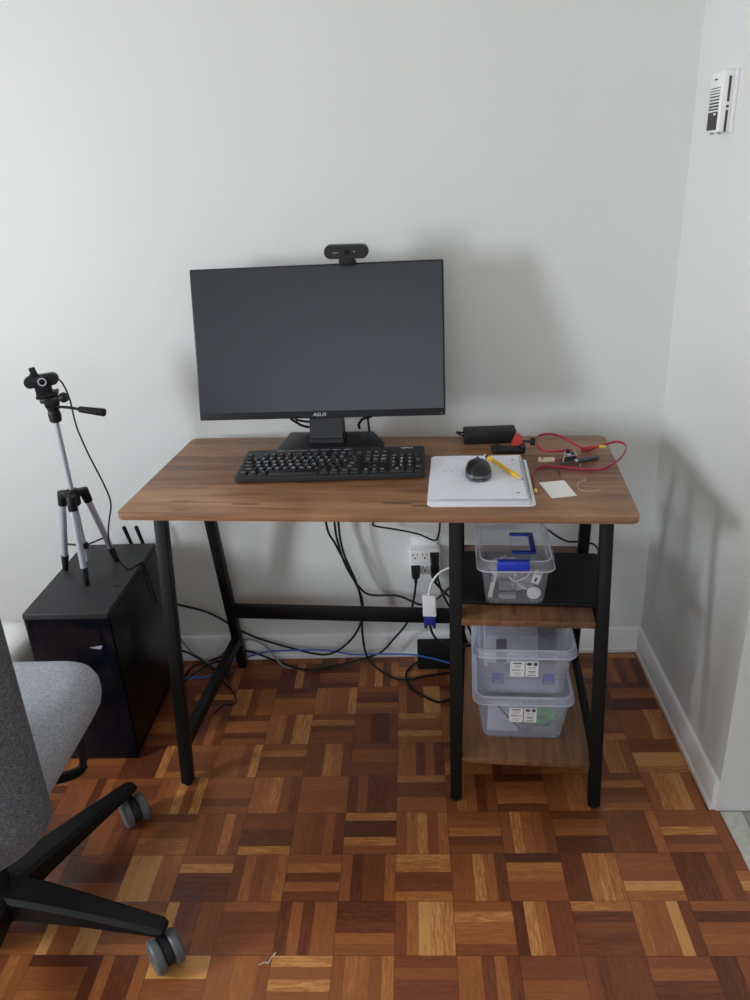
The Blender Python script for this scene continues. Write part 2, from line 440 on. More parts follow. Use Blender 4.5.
for z, wd, y0, y1 in ((.018, .089, -.014, .05), (.03, .089, -.012, .045), (.032, .084, -.008, .042), (.12, .080, .012, .042), (.24, .074, .042, .066)):
    secs.append([(nx-wd/2, y0, z), (nx+wd/2, y0, z), (nx+wd/2, y1, z), (nx-wd/2, y1, z)])
b.loft(secs).done('stand_neck', M['blk2'], mon)
B().box((nx+.008, .052, .255), (.09, .05, .09), .006).done('tilt_hinge', M['blk'], mon)

# cables hanging from the monitor's back
def cable(name, label, cat, pts, r, mat, group=None, n=8, sub=7, flat=None, parent=None):
    at = Vector(pts[0])
    o = B().tube(pts, r, n, sub, flat).done(name, mat, parent, at=at, weld=False)
    return tag(o, label, cat, group) if label else o
def Wl(l): return [W(*p) for p in l]
cable('monitor_cable', 'black cable drooping behind the monitor foot, left of its neck', 'cable', Wl([(.262, .455, .90), (.268, .463, .84), (.283, .470, .811), (.296, .472, .799), (.314, .474, .788), (.345, .487, .7780)]), .0036, M['blk'])
cable('monitor_cable', 'black cable behind the monitor neck, upper of the two at its left', 'cable', Wl([(.27, .480, .92), (.278, .485, .83), (.293, .487, .803), (.304, .488, .798), (.336, .490, .793), (.385, .492, .79), (.41, .500, .78), (.42, .517, .70), (.42, .517, .55)]), .0033, M['blk'])
cable('monitor_cable', 'black cable arching behind the monitor foot, right of its neck', 'cable', Wl([(.461, .484, .7775), (.461, .476, .790), (.468, .474, .801), (.477, .474, .808), (.488, .472, .811), (.500, .465, .825), (.505, .455, .90)]), .0036, M['blk'])
cable('monitor_cable', 'thin straight black cable behind monitor foot, rightmost under the screen', 'cable', Wl([(.489, .472, .92), (.487, .478, .83), (.485, .482, .80), (.484, .503, .76), (.484, .517, .70), (.484, .517, .60)]), .0028, M['blk'])

# webcam on top of the monitor
wx, wy, wz = .4615, .458, 1.195
cam1 = thing('webcam', 'black pill-shaped webcam clipped on top of the monitor', 'webcam', W(wx, wy, wz), DA+R(2.4))
WM = T(0, -.028, .0285) @ RX(PI/2+R(3)) @ RZ(R(-1))
B().prism(rrect(.104, .031, .0154, 10), -.026, 0, WM, .003, 3).done('body', M['blk2'], cam1)
B().prism(rrect(.100, .027, .0134, 10), 0, .0008, WM).done('front_panel', M['mouseblk'], cam1)
b = B(); b.lathe([(.0068, .0006), (.0068, .0022), (.0055, .0022), (.0048, .0012), (.001, .0012)], 20, WM @ T(.003, 0, 0)); b.done('lens', M['case'], cam1)
B().cyl(WM @ Vector((.0195, .0012, .0006)), WM @ Vector((.0195, .0012, .0014)), .0010, n=10).done('indicator_light', M['white'], cam1)
B().text('logitech', .0042, WM @ T(-.024, -.0005, .0009), .0001).done('maker_logo', M['logo'], cam1)
b = B(); b.box((0, -.02, .008), (.037, .014, .018), .003).box((0, .004, .0035), (.034, .05, .006), .002).box((0, .028, -.014), (.034, .006, .04), .002); b.done('monitor_clip', M['blk'], cam1)

# ------------------------------------------------------------------ keyboard
kx, ky = .427, .262
kb = thing('keyboard', 'black full-size computer keyboard in front of the monitor', 'keyboard', W(kx, ky, DH), DA+R(3.8))
KW, KD = .437, .163
def kz(y): return .0125+(y+KD/2)*.058
secs = []
for (k, dz) in ((-.004, .002), (0, .0045), (0, 1), (-.0025, 1.15)):
    pts = rrect(KW+2*k, KD+2*k, .008, 5)
    secs.append([(p[0], p[1], dz if dz < .5 else kz(p[1])+(dz-1)*.012) for p in pts])
B().loft(secs).done('case', plain('keyboard_case', srgb(36, 37, 40), .4, spec=.4), kb)
for fx in (-.18, .18):
    for fy_, fh in ((.06, .008), (-.06, .004)): B().cyl((fx, fy_, 0), (fx, fy_, fh), .006).done('rubber_foot', M['blkm'], kb)
U = .01893
x0 = -22.5*U/2
rows = [
 (5.25, [(0, 1, 'Esc')]+[(2+i, 1, 'F%d' % (i+1)) for i in range(4)]+[(6.5+i, 1, 'F%d' % (i+5)) for i in range(4)]+[(11+i, 1, 'F%d' % (i+9)) for i in range(4)]+[(15.25, 1, 'Prt'), (16.25, 1, 'Scr'), (17.25, 1, 'Pse')]),
 (4, [(i, 1, c) for i, c in enumerate('`1234567890-=')]+[(13, 2, '<--')]+[(15.25, 1, 'Ins'), (16.25, 1, 'Home'), (17.25, 1, 'PgUp'), (18.5, 1, 'Num'), (19.5, 1, '/'), (20.5, 1, '*'), (21.5, 1, '-')]),
 (3, [(0, 1.5, 'Tab')]+[(1.5+i, 1, c) for i, c in enumerate('QWERTYUIOP[]')]+[(13.5, 1.5, '\\')]+[(15.25, 1, 'Del'), (16.25, 1, 'End'), (17.25, 1, 'PgDn'), (18.5, 1, '7'), (19.5, 1, '8'), (20.5, 1, '9')]),
 (2, [(0, 1.75, 'Caps')]+[(1.75+i, 1, c) for i, c in enumerate("ASDFGHJKL;'")]+[(12.75, 2.25, 'Enter')]+[(18.5, 1, '4'), (19.5, 1, '5'), (20.5, 1, '6')]),
 (1, [(0, 2.25, 'Shift')]+[(2.25+i, 1, c) for i, c in enumerate('ZXCVBNM,./')]+[(12.25, 2.75, 'Shift')]+[(16.25, 1, '^'), (18.5, 1, '1'), (19.5, 1, '2'), (20.5, 1, '3')]),
 (0, [(0, 1.25, 'Ctrl'), (1.25, 1.25, 'Win'), (2.5, 1.25, 'Alt'), (3.75, 6.25, ''), (10, 1.25, 'Alt'), (11.25, 1.25, 'Win'), (12.5, 1.25, 'Menu'), (13.75, 1.25, 'Ctrl'), (15.25, 1, '<'), (16.25, 1, 'v'), (17.25, 1, '>'), (18.5, 2, '0'), (20.5, 1, '.')]),
]
tall = [(21.5, 2, 3.0, '+'), (21.5, 0, 1.0, 'Ent')]
KY0 = -KD/2+.0205
def keycap(x, y, w, h, s):
    kb_ = B(); z = kz(y)-.0005; m = T(x, y, z) @ RX(R(3.3))
    wb, hb = w-.0016, h-.0016
    kb_.loft([[(p[0], p[1], 0) for p in rrect(wb, hb, .0015, 2)], [(p[0], p[1], .0035) for p in rrect(wb-.001, hb-.001, .0015, 2)], [(p[0], p[1]+.0004, .0068) for p in rrect(wb-.0038, hb-.0034, .0018, 2)], [(p[0], p[1]+.0004, .0072) for p in rrect(wb-.0048, hb-.0044, .0016, 2)]], True, True, m)
    if s:
        kb_.mi = 1
        sz = .0108 if len(s) == 1 else .0056
        kb_.text(s, sz, m @ T(-.0012 if len(s) == 1 else 0, .0010, .0073), .0001)
    return kb_.done('key', [M['key'], M['legend']], kb, weld=False)
for r, ks in rows:
    for kx_, kw_, s in ks: keycap(x0+(kx_+kw_/2)*U, KY0+r*U, kw_*U, U, s)
for kx_, r0, r1, s in tall: keycap(x0+(kx_+.5)*U, KY0+(r0+r1)/2*U, U, (r1-r0+1)*U, s)
b = B()
for i in range(7): b.box((x0+(4.2+i*1.45)*U, KD/2-.011, kz(KD/2-.011)+.0016), (.02, .0042, .002), .0007)
b.done('media_button_row', M['grey'], kb)
B().text('logitech', .0095, T(x0+20.5*U, KD/2-.012, kz(KD/2-.012)+.0021) @ RX(R(3.3)), .0002).done('maker_logo', M['legend'], kb)

# ------------------------------------------------------------------ notebook, mouse, pencil
nbx, nby = .7715, .186
NB = thing('notebook', 'white coil-bound notebook lying open under the grey mouse', 'notebook', W(nbx, nby, DH), DA+R(1.4))
NW, ND = .221, .272
b = B(); b.prism(rrect(NW-.008, ND, .006, 4, -.004), .0005, .0085, None, .0006); b.done('page_block', M['paper2'], NB)
b = B(); b.prism(rrect(NW, ND, .012, 5, .002, -.004), 0, .0012); b.done('back_cover', M['paper'], NB)
# top sheet: a little wavy, its lower edge lifted off the block
nu, nv = 16, 16; g = B(); tt = bmesh.new(); vs = []
for j in range(nv+1):
    for i in range(nu+1):
        u, v = i/nu, j/nv
        x = -NW/2+.001+u*(NW-.012); y = -ND/2+.007+v*(ND-.006)
        if (v in (0, 1)) and (u == 0): x += .006
        z = .0092+.0022*(1-v)**3+.0006*math.sin(u*5+v*3)**2
        vs.append(tt.verts.new((x, y, z)))
for j in range(nv):
    for i in range(nu):
        k = j*(nu+1)+i; tt.faces.new((vs[k], vs[k+1], vs[k+nu+2], vs[k+nu+1]))
rr = bmesh.ops.solidify(tt, geom=list(tt.faces), thickness=.0004)
g._merge(tt); g.done('top_sheet', M['paper'], NB)
def sheet_z(x, y):
    u = (x+NW/2-.001)/(NW-.012); v = (y+ND/2-.007)/(ND-.006)
    return .0092+.0022*(1-v)**3+.0006*math.sin(u*5+v*3)**2+.00045
random.seed(5); b = B()
for (yy, xs, xe) in ((.118, -.055, .0), (.058, -.072, .035), (.044, -.078, .01), (.022, -.04, .0), (.033, -.082, .07), (.012, -.05, -.012)):
    x = xs
    while x < xe:
        wl = random.uniform(.004, .012)
        pts = []
        for k in range(5):
            px = x+wl*k/4; py = yy+random.uniform(-.0016, .0016)+.04*(px)*0
            pts.append((px, py, sheet_z(px, py)))
        b.tube(pts, .00025, 4, 2); x += wl+random.uniform(.002, .006)
b.done('handwriting', M['ink'], NB, 'faint blue-grey handwritten lines')
b = B()
for x in (.066,): b.tube([(x, -ND/2+.012+.02*k, sheet_z(x, -ND/2+.012+.02*k)-.0001) for k in range(13)], .0002, 4, 2)
b.done('margin_line', M['rule'], NB)
b = B()
for y in (-.095, .0, .105): b.cyl((.079, y, sheet_z(.079, y)), (.079, y, sheet_z(.079, y)+.0002), .0028, n=14)
b.done('punched_holes', M['dgrey'], NB)
b = B()
for k in range(30):
    y = -ND/2+.014+k*(ND-.028)/29
    pts = [(.0985+.0058*math.cos(a), y+.0012*a/PI, .0062+.0058*math.sin(a)) for a in [i*2*PI/9 for i in range(9)]]
    b.tube(pts, .0006, 5, 2, closed=True)
b.done('coil_binding', M['wire'], NB, weld=False)

ms = thing('computer_mouse', 'grey and black wireless mouse resting on the white notebook', 'computer mouse', W(.769, .200, DH+.0105), DA+R(3))
def mouse_sec(z, k, kw=1, yo=0):
    pts = []
    for i in range(40):
        a = 2*PI*i/40; c, s = math.cos(a), math.sin(a)
        e = 2/2.7
        x = math.copysign(abs(c)**e, c)*.029*kw*k; y = math.copysign(abs(s)**e, s)*.049*k
        x *= 1-.10*(y/.049)-.06*(y/.049)**2
        pts.append((x, y+yo, z))
    return pts
def tilted(sec): return [(x, y, z+(z/.036)*(-.006*(y/.049)-.011*(y/.049)**2)) for x, y, z in sec]
b = B(); b.loft([tilted(mouse_sec(z, k, kw, 0)) for z, k, kw in ((0, .93, .96), (.003, .98, 1), (.010, 1, 1), (.017, .975, .965), (.019, .94, .94), (.021, .80, .82))]); b.done('shell', M['mouse'], ms)
b = B(); b.loft([tilted(mouse_sec(z, k, kw, yo)) for z, k, kw, yo in ((.0165, .985, .975, -.0005), (.024, .935, .925, 0), (.0295, .84, .84, .001), (.0338, .65, .68, .002), (.036, .4, .42, .002), (.0365, .15, .15, .002))]); b.done('top_cover', M['mouseblk'], ms, 'glossy black top')
b = B(); b.lathe([(.004, -.003), (.0085, -.003), (.009, -.0015), (.009, .0015), (.0085, .003), (.004, .003)], 20, T(0, .034, .0205) @ RY(PI/2)); b.done('scroll_wheel', M['dgrey'], ms)
B().box((0, -.048, .007), (.03, .003, .003), .001).done('seam', M['mouseblk'], ms)

p0, p1 = Vector((.7855, .2985, .0)), Vector((.865, .150, 0)); d = (p1-p0); L = d.length
pa = W(p0.x, p0.y, .767)
pen = thing('pencil', 'yellow wooden pencil lying across the notebook beside the mouse', 'pencil', (pa[0], pa[1], .768), DA+math.atan2(d.y, d.x))
PR = .0049
hexa = lambda r: [(r*math.cos(PI/3*i), r*math.sin(PI/3*i)) for i in range(6)]
PM = T(0, 0, 0) @ RY(PI/2)
B().loft([[(x, y, z) for x, y in hexa(PR*k)] for z, k in ((.016, 1), (L-.022, 1), (L-.0205, .97))], True, True, PM).done('barrel', M['yellow'], pen)
B().loft([[(x, y, z) for x, y in hexa(PR*k)] for z, k in ((L-.0205, .97), (L-.006, .32))], True, True, PM).done('sharpened_end', M['pwood'], pen)
B().cyl((L-.0065, 0, 0), (L, 0, 0), PR*.3, .0004, 10).done('lead', M['graph'], pen)
B().cyl((.006, 0, 0), (.0165, 0, 0), .005, n=14).done('ferrule', M['graph'], pen)
B().cyl((0, 0, 0), (.006, 0, 0), .0044, n=14, bev=.001).done('eraser', plain('eraser_pale', srgb(226, 206, 196), .8), pen)

# ------------------------------------------------------------------ right side of the desk top
cc = [(.901, .175), (.956, .189), (.974, .104), (.922, .090)]
at = Vector(W(.938, .14, DH))
b = B(); b.loft([[Vector(W(x, y, DH+z)) for x, y in cc] for z in (.0002, .0009)])
tag(b.done('paper_card', M['card'], at=at), 'small blank cream card lying flat right of the notebook', 'card')

br = thing('power_brick', 'black laptop power brick at the back edge of the desk', 'power adapter', W(.797, .459, DH), DA+R(5.2))
B().box((0, 0, .0155), (.130, .054, .031), .0025, 3).done('housing', M['blk'], br)
B().box((.0, -.0262, .0155), (.11, .0006, .002), 0).done('seam', M['blkm'], br)
B().tube([(-.062, -.006, .016), (-.074, -.006, .020), (-.081, .004, .022), (-.080, .020, .018), (-.068, .034, .012), (-.05, .045, .006), (-.045, .07, -.06), (-.04, .075, -.2)], .0028, 8, 6).done('cord', M['blk'], br)

cl = thing('clamp', 'small red and black phone clamp lying behind the notebook', 'clamp', W(.860, .388, DH), DA)
b = B(); b.prism(rrect(.076, .030, .006, 4, -.018, -.016), .0, .012, None, .002); b.box((-.046, -.014, .010), (.014, .024, .016), .003).box((.016, -.014, .010), (.012, .022, .018), .003)
b.done('lower_jaw', M['blk'], cl)
b = B(); b.loft([[(x, y, z) for x, z in pts] for y, pts in ((-.002, ((-.012, .010), (.016, .010), (.016, .030), (.006, .034), (-.004, .030))), (.030, ((-.010, .010), (.014, .010), (.014, .028), (.006, .031), (-.003, .026))))])
b.box((.004, .012, .034), (.012, .02, .004), .001); b.done('upper_jaw', M['red'], cl, 'red jaw')
b = B(); b.cyl((.012, .006, .020), (.036, .004, .020), .003).cyl((.034, .004, .020), (.046, .003, .020), .0095, n=16, bev=.002); b.done('tightening_knob', M['blk'], cl)
b = B(); b.cyl((-.060, -.016, .010), (-.05, -.016, .010), .008, n=14, bev=.001); b.done('side_screw', M['blk'], cl)

def zs(l, z): return [W(p[0], p[1], p[2] if len(p) > 2 else z) for p in l]
t = thing('data_cable', 'flat crimson cable looping past the right edge of the desk', 'cable', W(.893, .118, DH), 0)
def rel(pts, o): ov = Vector(o.location); return [Vector(p)-ov for p in pts]
c1 = [(.8905, .128), (.890, .171), (.891, .215), (.899, .250), (.921, .268), (.954, .262), (.986, .254), (1.018, .246), (1.048, .246, .756), (1.072, .262, .762), (1.096, .298, .766), (1.112, .345, .768), (1.112, .378, .768), (1.098, .392, .768), (1.078, .390, .764), (1.058, .386, .760), (1.036, .375), (1.014, .372)]
B().tube(rel(zs(c1, .7535), t), 1, 8, 6, flat=(.0017, .0031)).done('cord', M['redc'], t)
B().box((0, 0, 0), (.006, .014, .006), .001, 2, None, Matrix.Translation(Vector(W(.8905, .122, .7545))-t.location) @ RZ(DA)).done('plug', M['ytip'], t, 'yellow plug')
t2 = thing('data_cable', 'flat crimson cable folded in a loop near the desk back edge', 'cable', W(1.06, .377, DH), 0)
c2 = [(1.055, .371), (1.040, .370), (1.014, .362), (1.000, .388), (.979, .435), (.958, .461), (.936, .464), (.919, .452), (.911, .428), (.910, .386), (.920, .349), (.941, .338), (.965, .342), (.99, .345)]
B().tube(rel(zs(c2, .7635), t2), 1, 8, 6, flat=(.0017, .0031)).done('cord', M['redc'], t2)
B().box((0, 0, 0), (.014, .007, .006), .001, 2, None, Matrix.Translation(Vector(W(1.062, .371, .7635))-t2.location) @ RZ(DA)).done('plug', M['ytip'], t2, 'yellow plug')
B().box((0, 0, 0), (.022, .007, .006), .001, 2, None, Matrix.Translation(Vector(W(1.044, .370, .7635))-t2.location) @ RZ(DA+.05)).done('plug_sleeve', M['red'], t2)

us = thing('usb_stick', 'small silver USB plug with a square opening on the desk', 'usb plug', W(.927, .310, DH), DA+R(-4))
b = B(); b.box((-.006, 0, .0030), (.024, .020, .0060), .0006); b.done('metal_shell', M['gold'], us)
b = B(); b.box((.012, 0, .0035), (.016, .019, .008), .003); b.done('grip', plain('tan_grip', srgb(206, 190, 160), .4), us)
b = B(); b.box((-.009, .0045, .0061), (.005, .005, .0004)).box((-.009, -.0045, .0061), (.005, .005, .0004)); b.done('contact_holes', M['dark'], us)
B().tube([(.02, .001, .0035), (.035, .003, .004), (.06, .004, .0045), (.085, .016, .004), (.098, .028, .003)], 1, 8, 6, flat=(.0028, .0016)).done('cord', M['redc'], us)

ba = thing('bracket', 'small silver and black metal bracket among the red cables', 'bracket', W(.981, .318, DH), DA+R(8))
b = B(); b.loft([[(x, y, z) for x, y in p] for z, p in ((0, ((-.02, -.02), (.016, -.014), (.018, .018), (-.006, .018))), (.013, ((-.014, -.012), (.012, -.008), (.013, .016), (-.004, .016))))]); b.done('body', M['blk'], ba)
b = B()
for (a, c) in (((-.02, -.02, .003), (-.006, .018, .013)), ((.014, -.010, .012), (.014, .016, .014)), ((-.014, -.012, .0135), (.012, -.008, .0135)), ((-.004, .0165, .0135), (.013, .0165, .0135))): b.bar(a, c, .0022, .0022)
b.sphere((-.003, -.002, .014), (.012, .010, .005)); b.done('metal_edge', M['silver'], ba, 'silver edges')
B().cyl((-.002, .010, .013), (-.002, .010, .022), .0045, n=14, bev=.001).done('knob', M['blk'], ba)

rd = thing('screwdriver', 'slim dark screwdriver lying under the red cables', 'screwdriver', W(.957, .281, DH), DA+math.atan2(.038, .090))
b = B(); b.lathe([(.0012, .0), (.0016, .004), (.0016, .034), (.0032, .036), (.0046, .042), (.0046, .094), (.0036, .097)], 16, T(0, 0, .0048) @ RY(PI/2)); b.done('handle', M['dgrey'], rd)
B().cyl((.036, 0, .0048), (.042, 0, .0048), .0050, n=16).done('collar', M['silver'], rd)
pin = thing('metal_pin', 'short silver pin lying beside the slim screwdriver', 'pin', W(1.000, .268, DH), DA+R(84))
B().cyl((0, 0, .0016), (.018, 0, .0016), .0012, n=10).done('shaft', M['silver'], pin); B().cyl((.018, 0, .0016), (.020, 0, .0016), .0016, n=10).done('head', M['silver'], pin)
tag(B().bar(W(.949, .262, .7512), W(.950, .209, .7512), .0016, .0016, .0003).done('brown_stick', plain('dark_brown', srgb(82, 40, 36), .6), at=W(.949, .262, .75)), 'thin dark brown stick on the desk behind the card', 'stick')
cable('loose_thread', 'pale curled thread lying near the right edge of the desk', 'thread', zs([(.992, .196), (1.001, .199), (1.003, .190), (.992, .184), (.983, .170), (.981, .144), (.991, .131), (1.010, .129), (1.026, .134)], .7507), .0004, M['thread'], n=5)

# ------------------------------------------------------------------ laptop and storage boxes on the shelves
SH1, SH2 = .468, .1185
lp = thing('laptop', 'closed black laptop lying on the upper desk shelf', 'laptop', W(.893, .236, SH1), DA+R(-.6))
LPW, LPD = .345, .232
B().prism(rrect(LPW, LPD, .012, 5), .002, .0125, None, .002).done('base', M['blk'], lp)
B().prism(rrect(LPW, LPD, .012, 5), .0130, .0205, None, .002).done('lid', M['blkm'], lp)
B().cyl((-.12, LPD/2-.004, .0125), (.12, LPD/2-.004, .0125), .005, n=12).done('hinge', M['blk'], lp)
for sx in (-1, 1):
    for sy in (-1, 1): B().cyl((sx*.14, sy*.09, 0), (sx*.14, sy*.09, .0025), .006).done('rubber_foot', M['blkm'], lp)
ZL = SH1+.0205
cable('laptop_cable', 'thin black cord drooping behind the small clear box to the laptop', 'cord', Wl([(.90, .47, .56), (.935, .472, .51), (.956, .468, .493), (.980, .462, .477), (1.005, .458, .466), (1.030, .452, .468), (1.064, .43, .474), (1.072, .385, .480), (1.066, .347, .481), (1.055, .342, .481)]), .0028, M['blk'])

def container(root, wb, db, wt, dtp, h, mat, rim=.006, lip=.006, t=.0016, r=.018, ribs=0):
    """an open tapered tub, one closed shell, standing on z = 0"""
    b = B(); n = 6
    f = lambda k: (wb+(wt-wb)*k, db+(dtp-db)*k)
    def sec(k, z, g):
        w_, d_ = f(k); return [(x, y, z) for x, y in rrect(w_+2*g, d_+2*g, r, n)]
    b.loft([sec(0, 0, -.005), sec(.02, .001, -.0015), sec(.05, .005, 0), sec(.9, h-.012, 0), sec(1, h-.012, rim), sec(1, h-.002, rim), sec(1, h, rim-.001), sec(1, h, 0), sec(1, h-.004, -t), sec(.06, .006, -t), sec(.02, t+.001, -.006)])
    return b.done('tub', mat, root, sharp=40)
def cover(root, w_, d_, z, h, mat, r=.02, recess=.012, t=.002):
    b = B(); n = 6
    def sec(z_, g): return [(x, y, z+z_) for x, y in rrect(w_+2*g, d_+2*g, max(.003, r+g*.5), n)]
    b.loft([sec(h*.45, -.03), sec(h*.45, -.015), sec(h-.002, -.0125), sec(h, -.011), sec(h, -.002), sec(h-.002, .0006), sec(.003, .0012), sec(0, 0), sec(0, -.0028), sec(h-t-.001, -.0045), sec(h-t-.001, -.009), sec(h*.45-t, -.012), sec(h*.45-t, -.03)], True, True)
    return b

def rims(root, w_, d_, z, h, r, tr):
    b = B()
    for g, zz in ((-.006, h-.0005), (.0012, .003)):
        b.tube([(x, y, z+zz) for x, y in rrect(w_+2*g, d_+2*g, r, 6)], tr, 8, 1, closed=True)
    b.done('lid_rim', M['rim'], root, weld=False)

# -- small box with the blue clip, on the laptop
B1 = thing('storage_box', 'small clear box with blue clip on the laptop, upper shelf', 'storage box', W(.849, .197, ZL), DA+R(1.5))
container(B1, .130, .200, .150, .222, .100, M['clear'], .006)
b = cover(B1, .166, .238, .090, .026, M['clear'], .024)
b.done('lid', M['clear'], B1)
rims(B1, .166, .238, .090, .026, .024, .0017)
for sy in (-1, 1):
    b = B(); b.box((-.007, sy*.1215, .107), (.070, .006, .021), .0025).box((-.007, sy*.116, .1175), (.068, .014, .004), .0015)
    b.done('clip', M['blue'], B1, 'blue clip')
b = B()
b.box((.042, -.012, .1085), (.012, .100, .006), .0015).box((.018, .033, .1085), (.048, .011, .006), .0015).box((.018, -.057, .1085), (.048, .011, .006), .0015)
b.done('carry_handle', plain('deep_blue_plastic', srgb(28, 46, 140), .4), B1, 'flat blue handle on the lid')

def in_box(root, l): 
    """point given in a box's own frame -> place in the room"""
    m = Matrix.Translation(root.location) @ RZ(root.rotation_euler.z)
    return m @ Vector(l)
def item(name, label, cat, root, loc, rz=0, group=None):
    return thing(name, label, cat, in_box(root, loc), root.rotation_euler.z+rz, group)
i = item('round_cap', 'round white cap leaning inside the small blue-clip box', 'cap', B1, (.043, -.080, .0175))
B().lathe([(.0155, -.003), (.0155, .002), (.0145, .003), (.004, .0036)], 28, RX(PI/2+R(8))).done('disc', M['white'], i)
i = item('white_strip', 'narrow white plastic strip standing at left in small clear box', 'strip', B1, (-.051, -.078, .0045), R(8))
B().box((.002, 0, .033), (.010, .004, .066), .001, 2, (0, R(10), 0)).done('strip', M['white'], i); B().box((.002, -.0022, .05), (.005, .001, .02), 0, 2, (0, R(10), 0)).done('slot', M['greyc'], i)
i = item('metal_bracket', 'grey metal bracket with pale edges inside the small clear box', 'bracket', B1, (-.020, -.066, .004))
B().box((0, .004, .027), (.022, .012, .02), .001).done('plate', M['grey'], i)
b = B(); b.bar((-.012, -.004, .014), (-.012, -.004, .042), .002, .002).bar((-.022, -.004, .042), (-.012, -.004, .042), .002, .002).bar((-.012, -.004, .017), (.012, -.004, .017), .002, .002); b.done('wire_edge', M['silver'], i)
i = item('adapter_plug', 'small pale grey plug lying under the bracket in clear box', 'plug', B1, (-.014, -.078, .0035), R(3))
B().box((0, 0, .006), (.034, .016, .011), .002).done('body', M['greyc'], i); B().box((-.019, 0, .006), (.006, .010, .005), .0005).done('contact', M['silver'], i)
i = item('white_charger', 'small white charger block at upper right in the clear box', 'charger', B1, (.050, -.070, .052), R(-20))
B().box((0, 0, 0), (.018, .02, .026), .003, 2, (0, R(14), 0)).done('body', M['white'], i); B().box((0, -.0105, 0), (.005, .001, .012), 0, 2, (0, R(20), 0)).done('slot', M['dark'], i)
i = item('white_cable', 'white cable tangled across the middle of the clear box', 'cord', B1, (0, -.07, .05))
i2 = B().tube([(-.012, 0, .002), (0, -.008, -.004), (.02, -.005, .002), (.034, .003, .012), (.02, .01, .016), (0, .012, 0), (.014, .0, -.02), (.028, -.004, -.026)], .0013, 6, 6).done('cord', M['white'], i)
random.seed(11)
for k, (x, y, z, s, lab) in enumerate(((.012, -.045, .032, .033, 'crumpled clear bag in front half of the small box'), (-.016, .015, .030, .034, 'crumpled clear bag in the middle of the small box'))):
    i = item('plastic_bag', lab, 'bag', B1, (x, y, z-s*.75))
    t_ = bmesh.new(); bmesh.ops.create_icosphere(t_, subdivisions=3, radius=1)
    for v in t_.verts:
        q = v.co.copy(); nn = math.sin(q.x*7+k)*math.cos(q.y*6-k)*.22+math.sin(q.z*9+q.x*5)*.16
        v.co = Vector((q.x*s*(1+nn), q.y*s*.8*(1+nn), s*.75+q.z*s*.72*(1+nn)))
    bb = B(); bb._merge(t_); bb.done('film', M['bag'], i, sharp=20)
    B().box((0, 0, s*.7), (s*.7, s*.5, s*.3), .002, 2, (.3*k, .4, .2)).done('contents', M['grey'], i)

# -- two stacked shoebox bins on the lower shelf
def label_sticker(root, y, z):
    o = None
    for kx_, w_ in ((-.017, .0325), (.0162, .029)):
        m = T(kx_, y, z) @ RX(PI/2+R(5))
        b = B(); b.prism(rrect(w_, .045, .0012, 2), 0, .0003, m); st = b.done('sticker', M['label'], root, 'white printed sticker')
        b = B()
        def line(xx, yy, ww, hh): b.box((xx, yy, .0004), (ww, hh, .0002), 0, 2, None, m)
        if kx_ < 0:
            line(0, .0165, .020, .0032); 
            for yy in (.0105, .0075, .0045): line(0, yy, .016, .0006)
            line(-.003, -.003, .017, .0028); line(.010, -.003, .003, .0026)
            for yy in (-.011, -.014, -.017): line(0, yy, .021-abs(yy)*.3, .0006)
        else:
            b.lathe([(.0060, .0003), (.0060, .0005), (.0042, .0005), (.0042, .0003)], 20, m @ T(-.0062, .015, 0) @ Matrix.Diagonal((1, .8, 1, 1)))
            line(-.0062, .015, .007, .0022); line(.0075, .015, .0085, .0095)
            for yy in (.0055, .0015): line(0, yy, .018, .0008)
            line(0, -.0065, .018, .0022); line(.001, -.0105, .014, .0014)
            for yy in (-.016, -.0185): line(0, yy, .019, .0016 if yy < -.018 else .0007)
        b.done('print', M['print'], st)
def shoebox(label, z):
    r_ = thing('storage_box', label, 'storage box', W(.8735, .245, z), DA+R(1.2))
    container(r_, .187, .312, .220, .340, .121, M['milky'], .0045, t=.0016, r=.02)
    cover(r_, .232, .352, .111, .0195, M['milky'], .026).done('lid', M['milky'], r_)
    rims(r_, .232, .352, .111, .0195, .026, .0018)
    b = B()
    b.box((0, -.1735, .1085), (.075, .006, .007), .002); b.box((-.026, -.176, .116), (.004, .003, .008), .001).box((.026, -.176, .116), (.004, .003, .008), .001)
    b.done('front_catch', M['milky'], r_)
    label_sticker(r_, -.1668, .078)
    return r_
B3 = shoebox('lower milky shoebox bin on the bottom shelf, green piece inside', SH2)
B2 = shoebox('upper milky shoebox bin stacked below the middle shelf, blue latches inside', SH2+.1312)

i = item('grey_card', 'large pale grey card leaning in the lower milky bin', 'card', B3, (-.045, -.128, .004), R(6))
B().box((0, 0, .038), (.075, .003, .072), .0006, 2, (R(-22), R(6), 0)).done('card', M['paper2'], i)
i = item('green_plug', 'bright green plug piece at right in the lower milky bin', 'plug', B3, (.052, -.146, .058), R(-4))
b = B(); b.box((0, 0, .01), (.045, .012, .03), .001).box((-.012, 0, -.008), (.03, .012, .02), .001); b.done('body', M['green'], i); B().box((-.006, -.0065, .004), (.016, .001, .008), 0).done('window', M['dark'], i)
i = item('audio_cable', 'dark cable curving across the front of the lower milky bin', 'cable', B3, (0, -.143, .004))
B().tube([(-.065, .0, .09), (-.045, -.002, .065), (-.025, -.004, .040), (0, -.006, .022), (.03, -.004, .028), (.06, .0, .050)], .0024, 8, 6).done('cord', M['dgrey'], i)
B().cyl((.058, 0, .048), (.075, .002, .060), .0055, n=12, bev=.001).done('plug', M['blk'], i)
i = item('grey_wedge', 'grey plastic wedge standing in middle of the lower milky bin', 'wedge', B3, (.012, -.105, .004))
B().loft([[(-.035, y, 0), (.038, y, 0), (.028, y, .055), (-.002, y, .075)] for y in (-.02, .02)]).done('body', M['grey'], i)
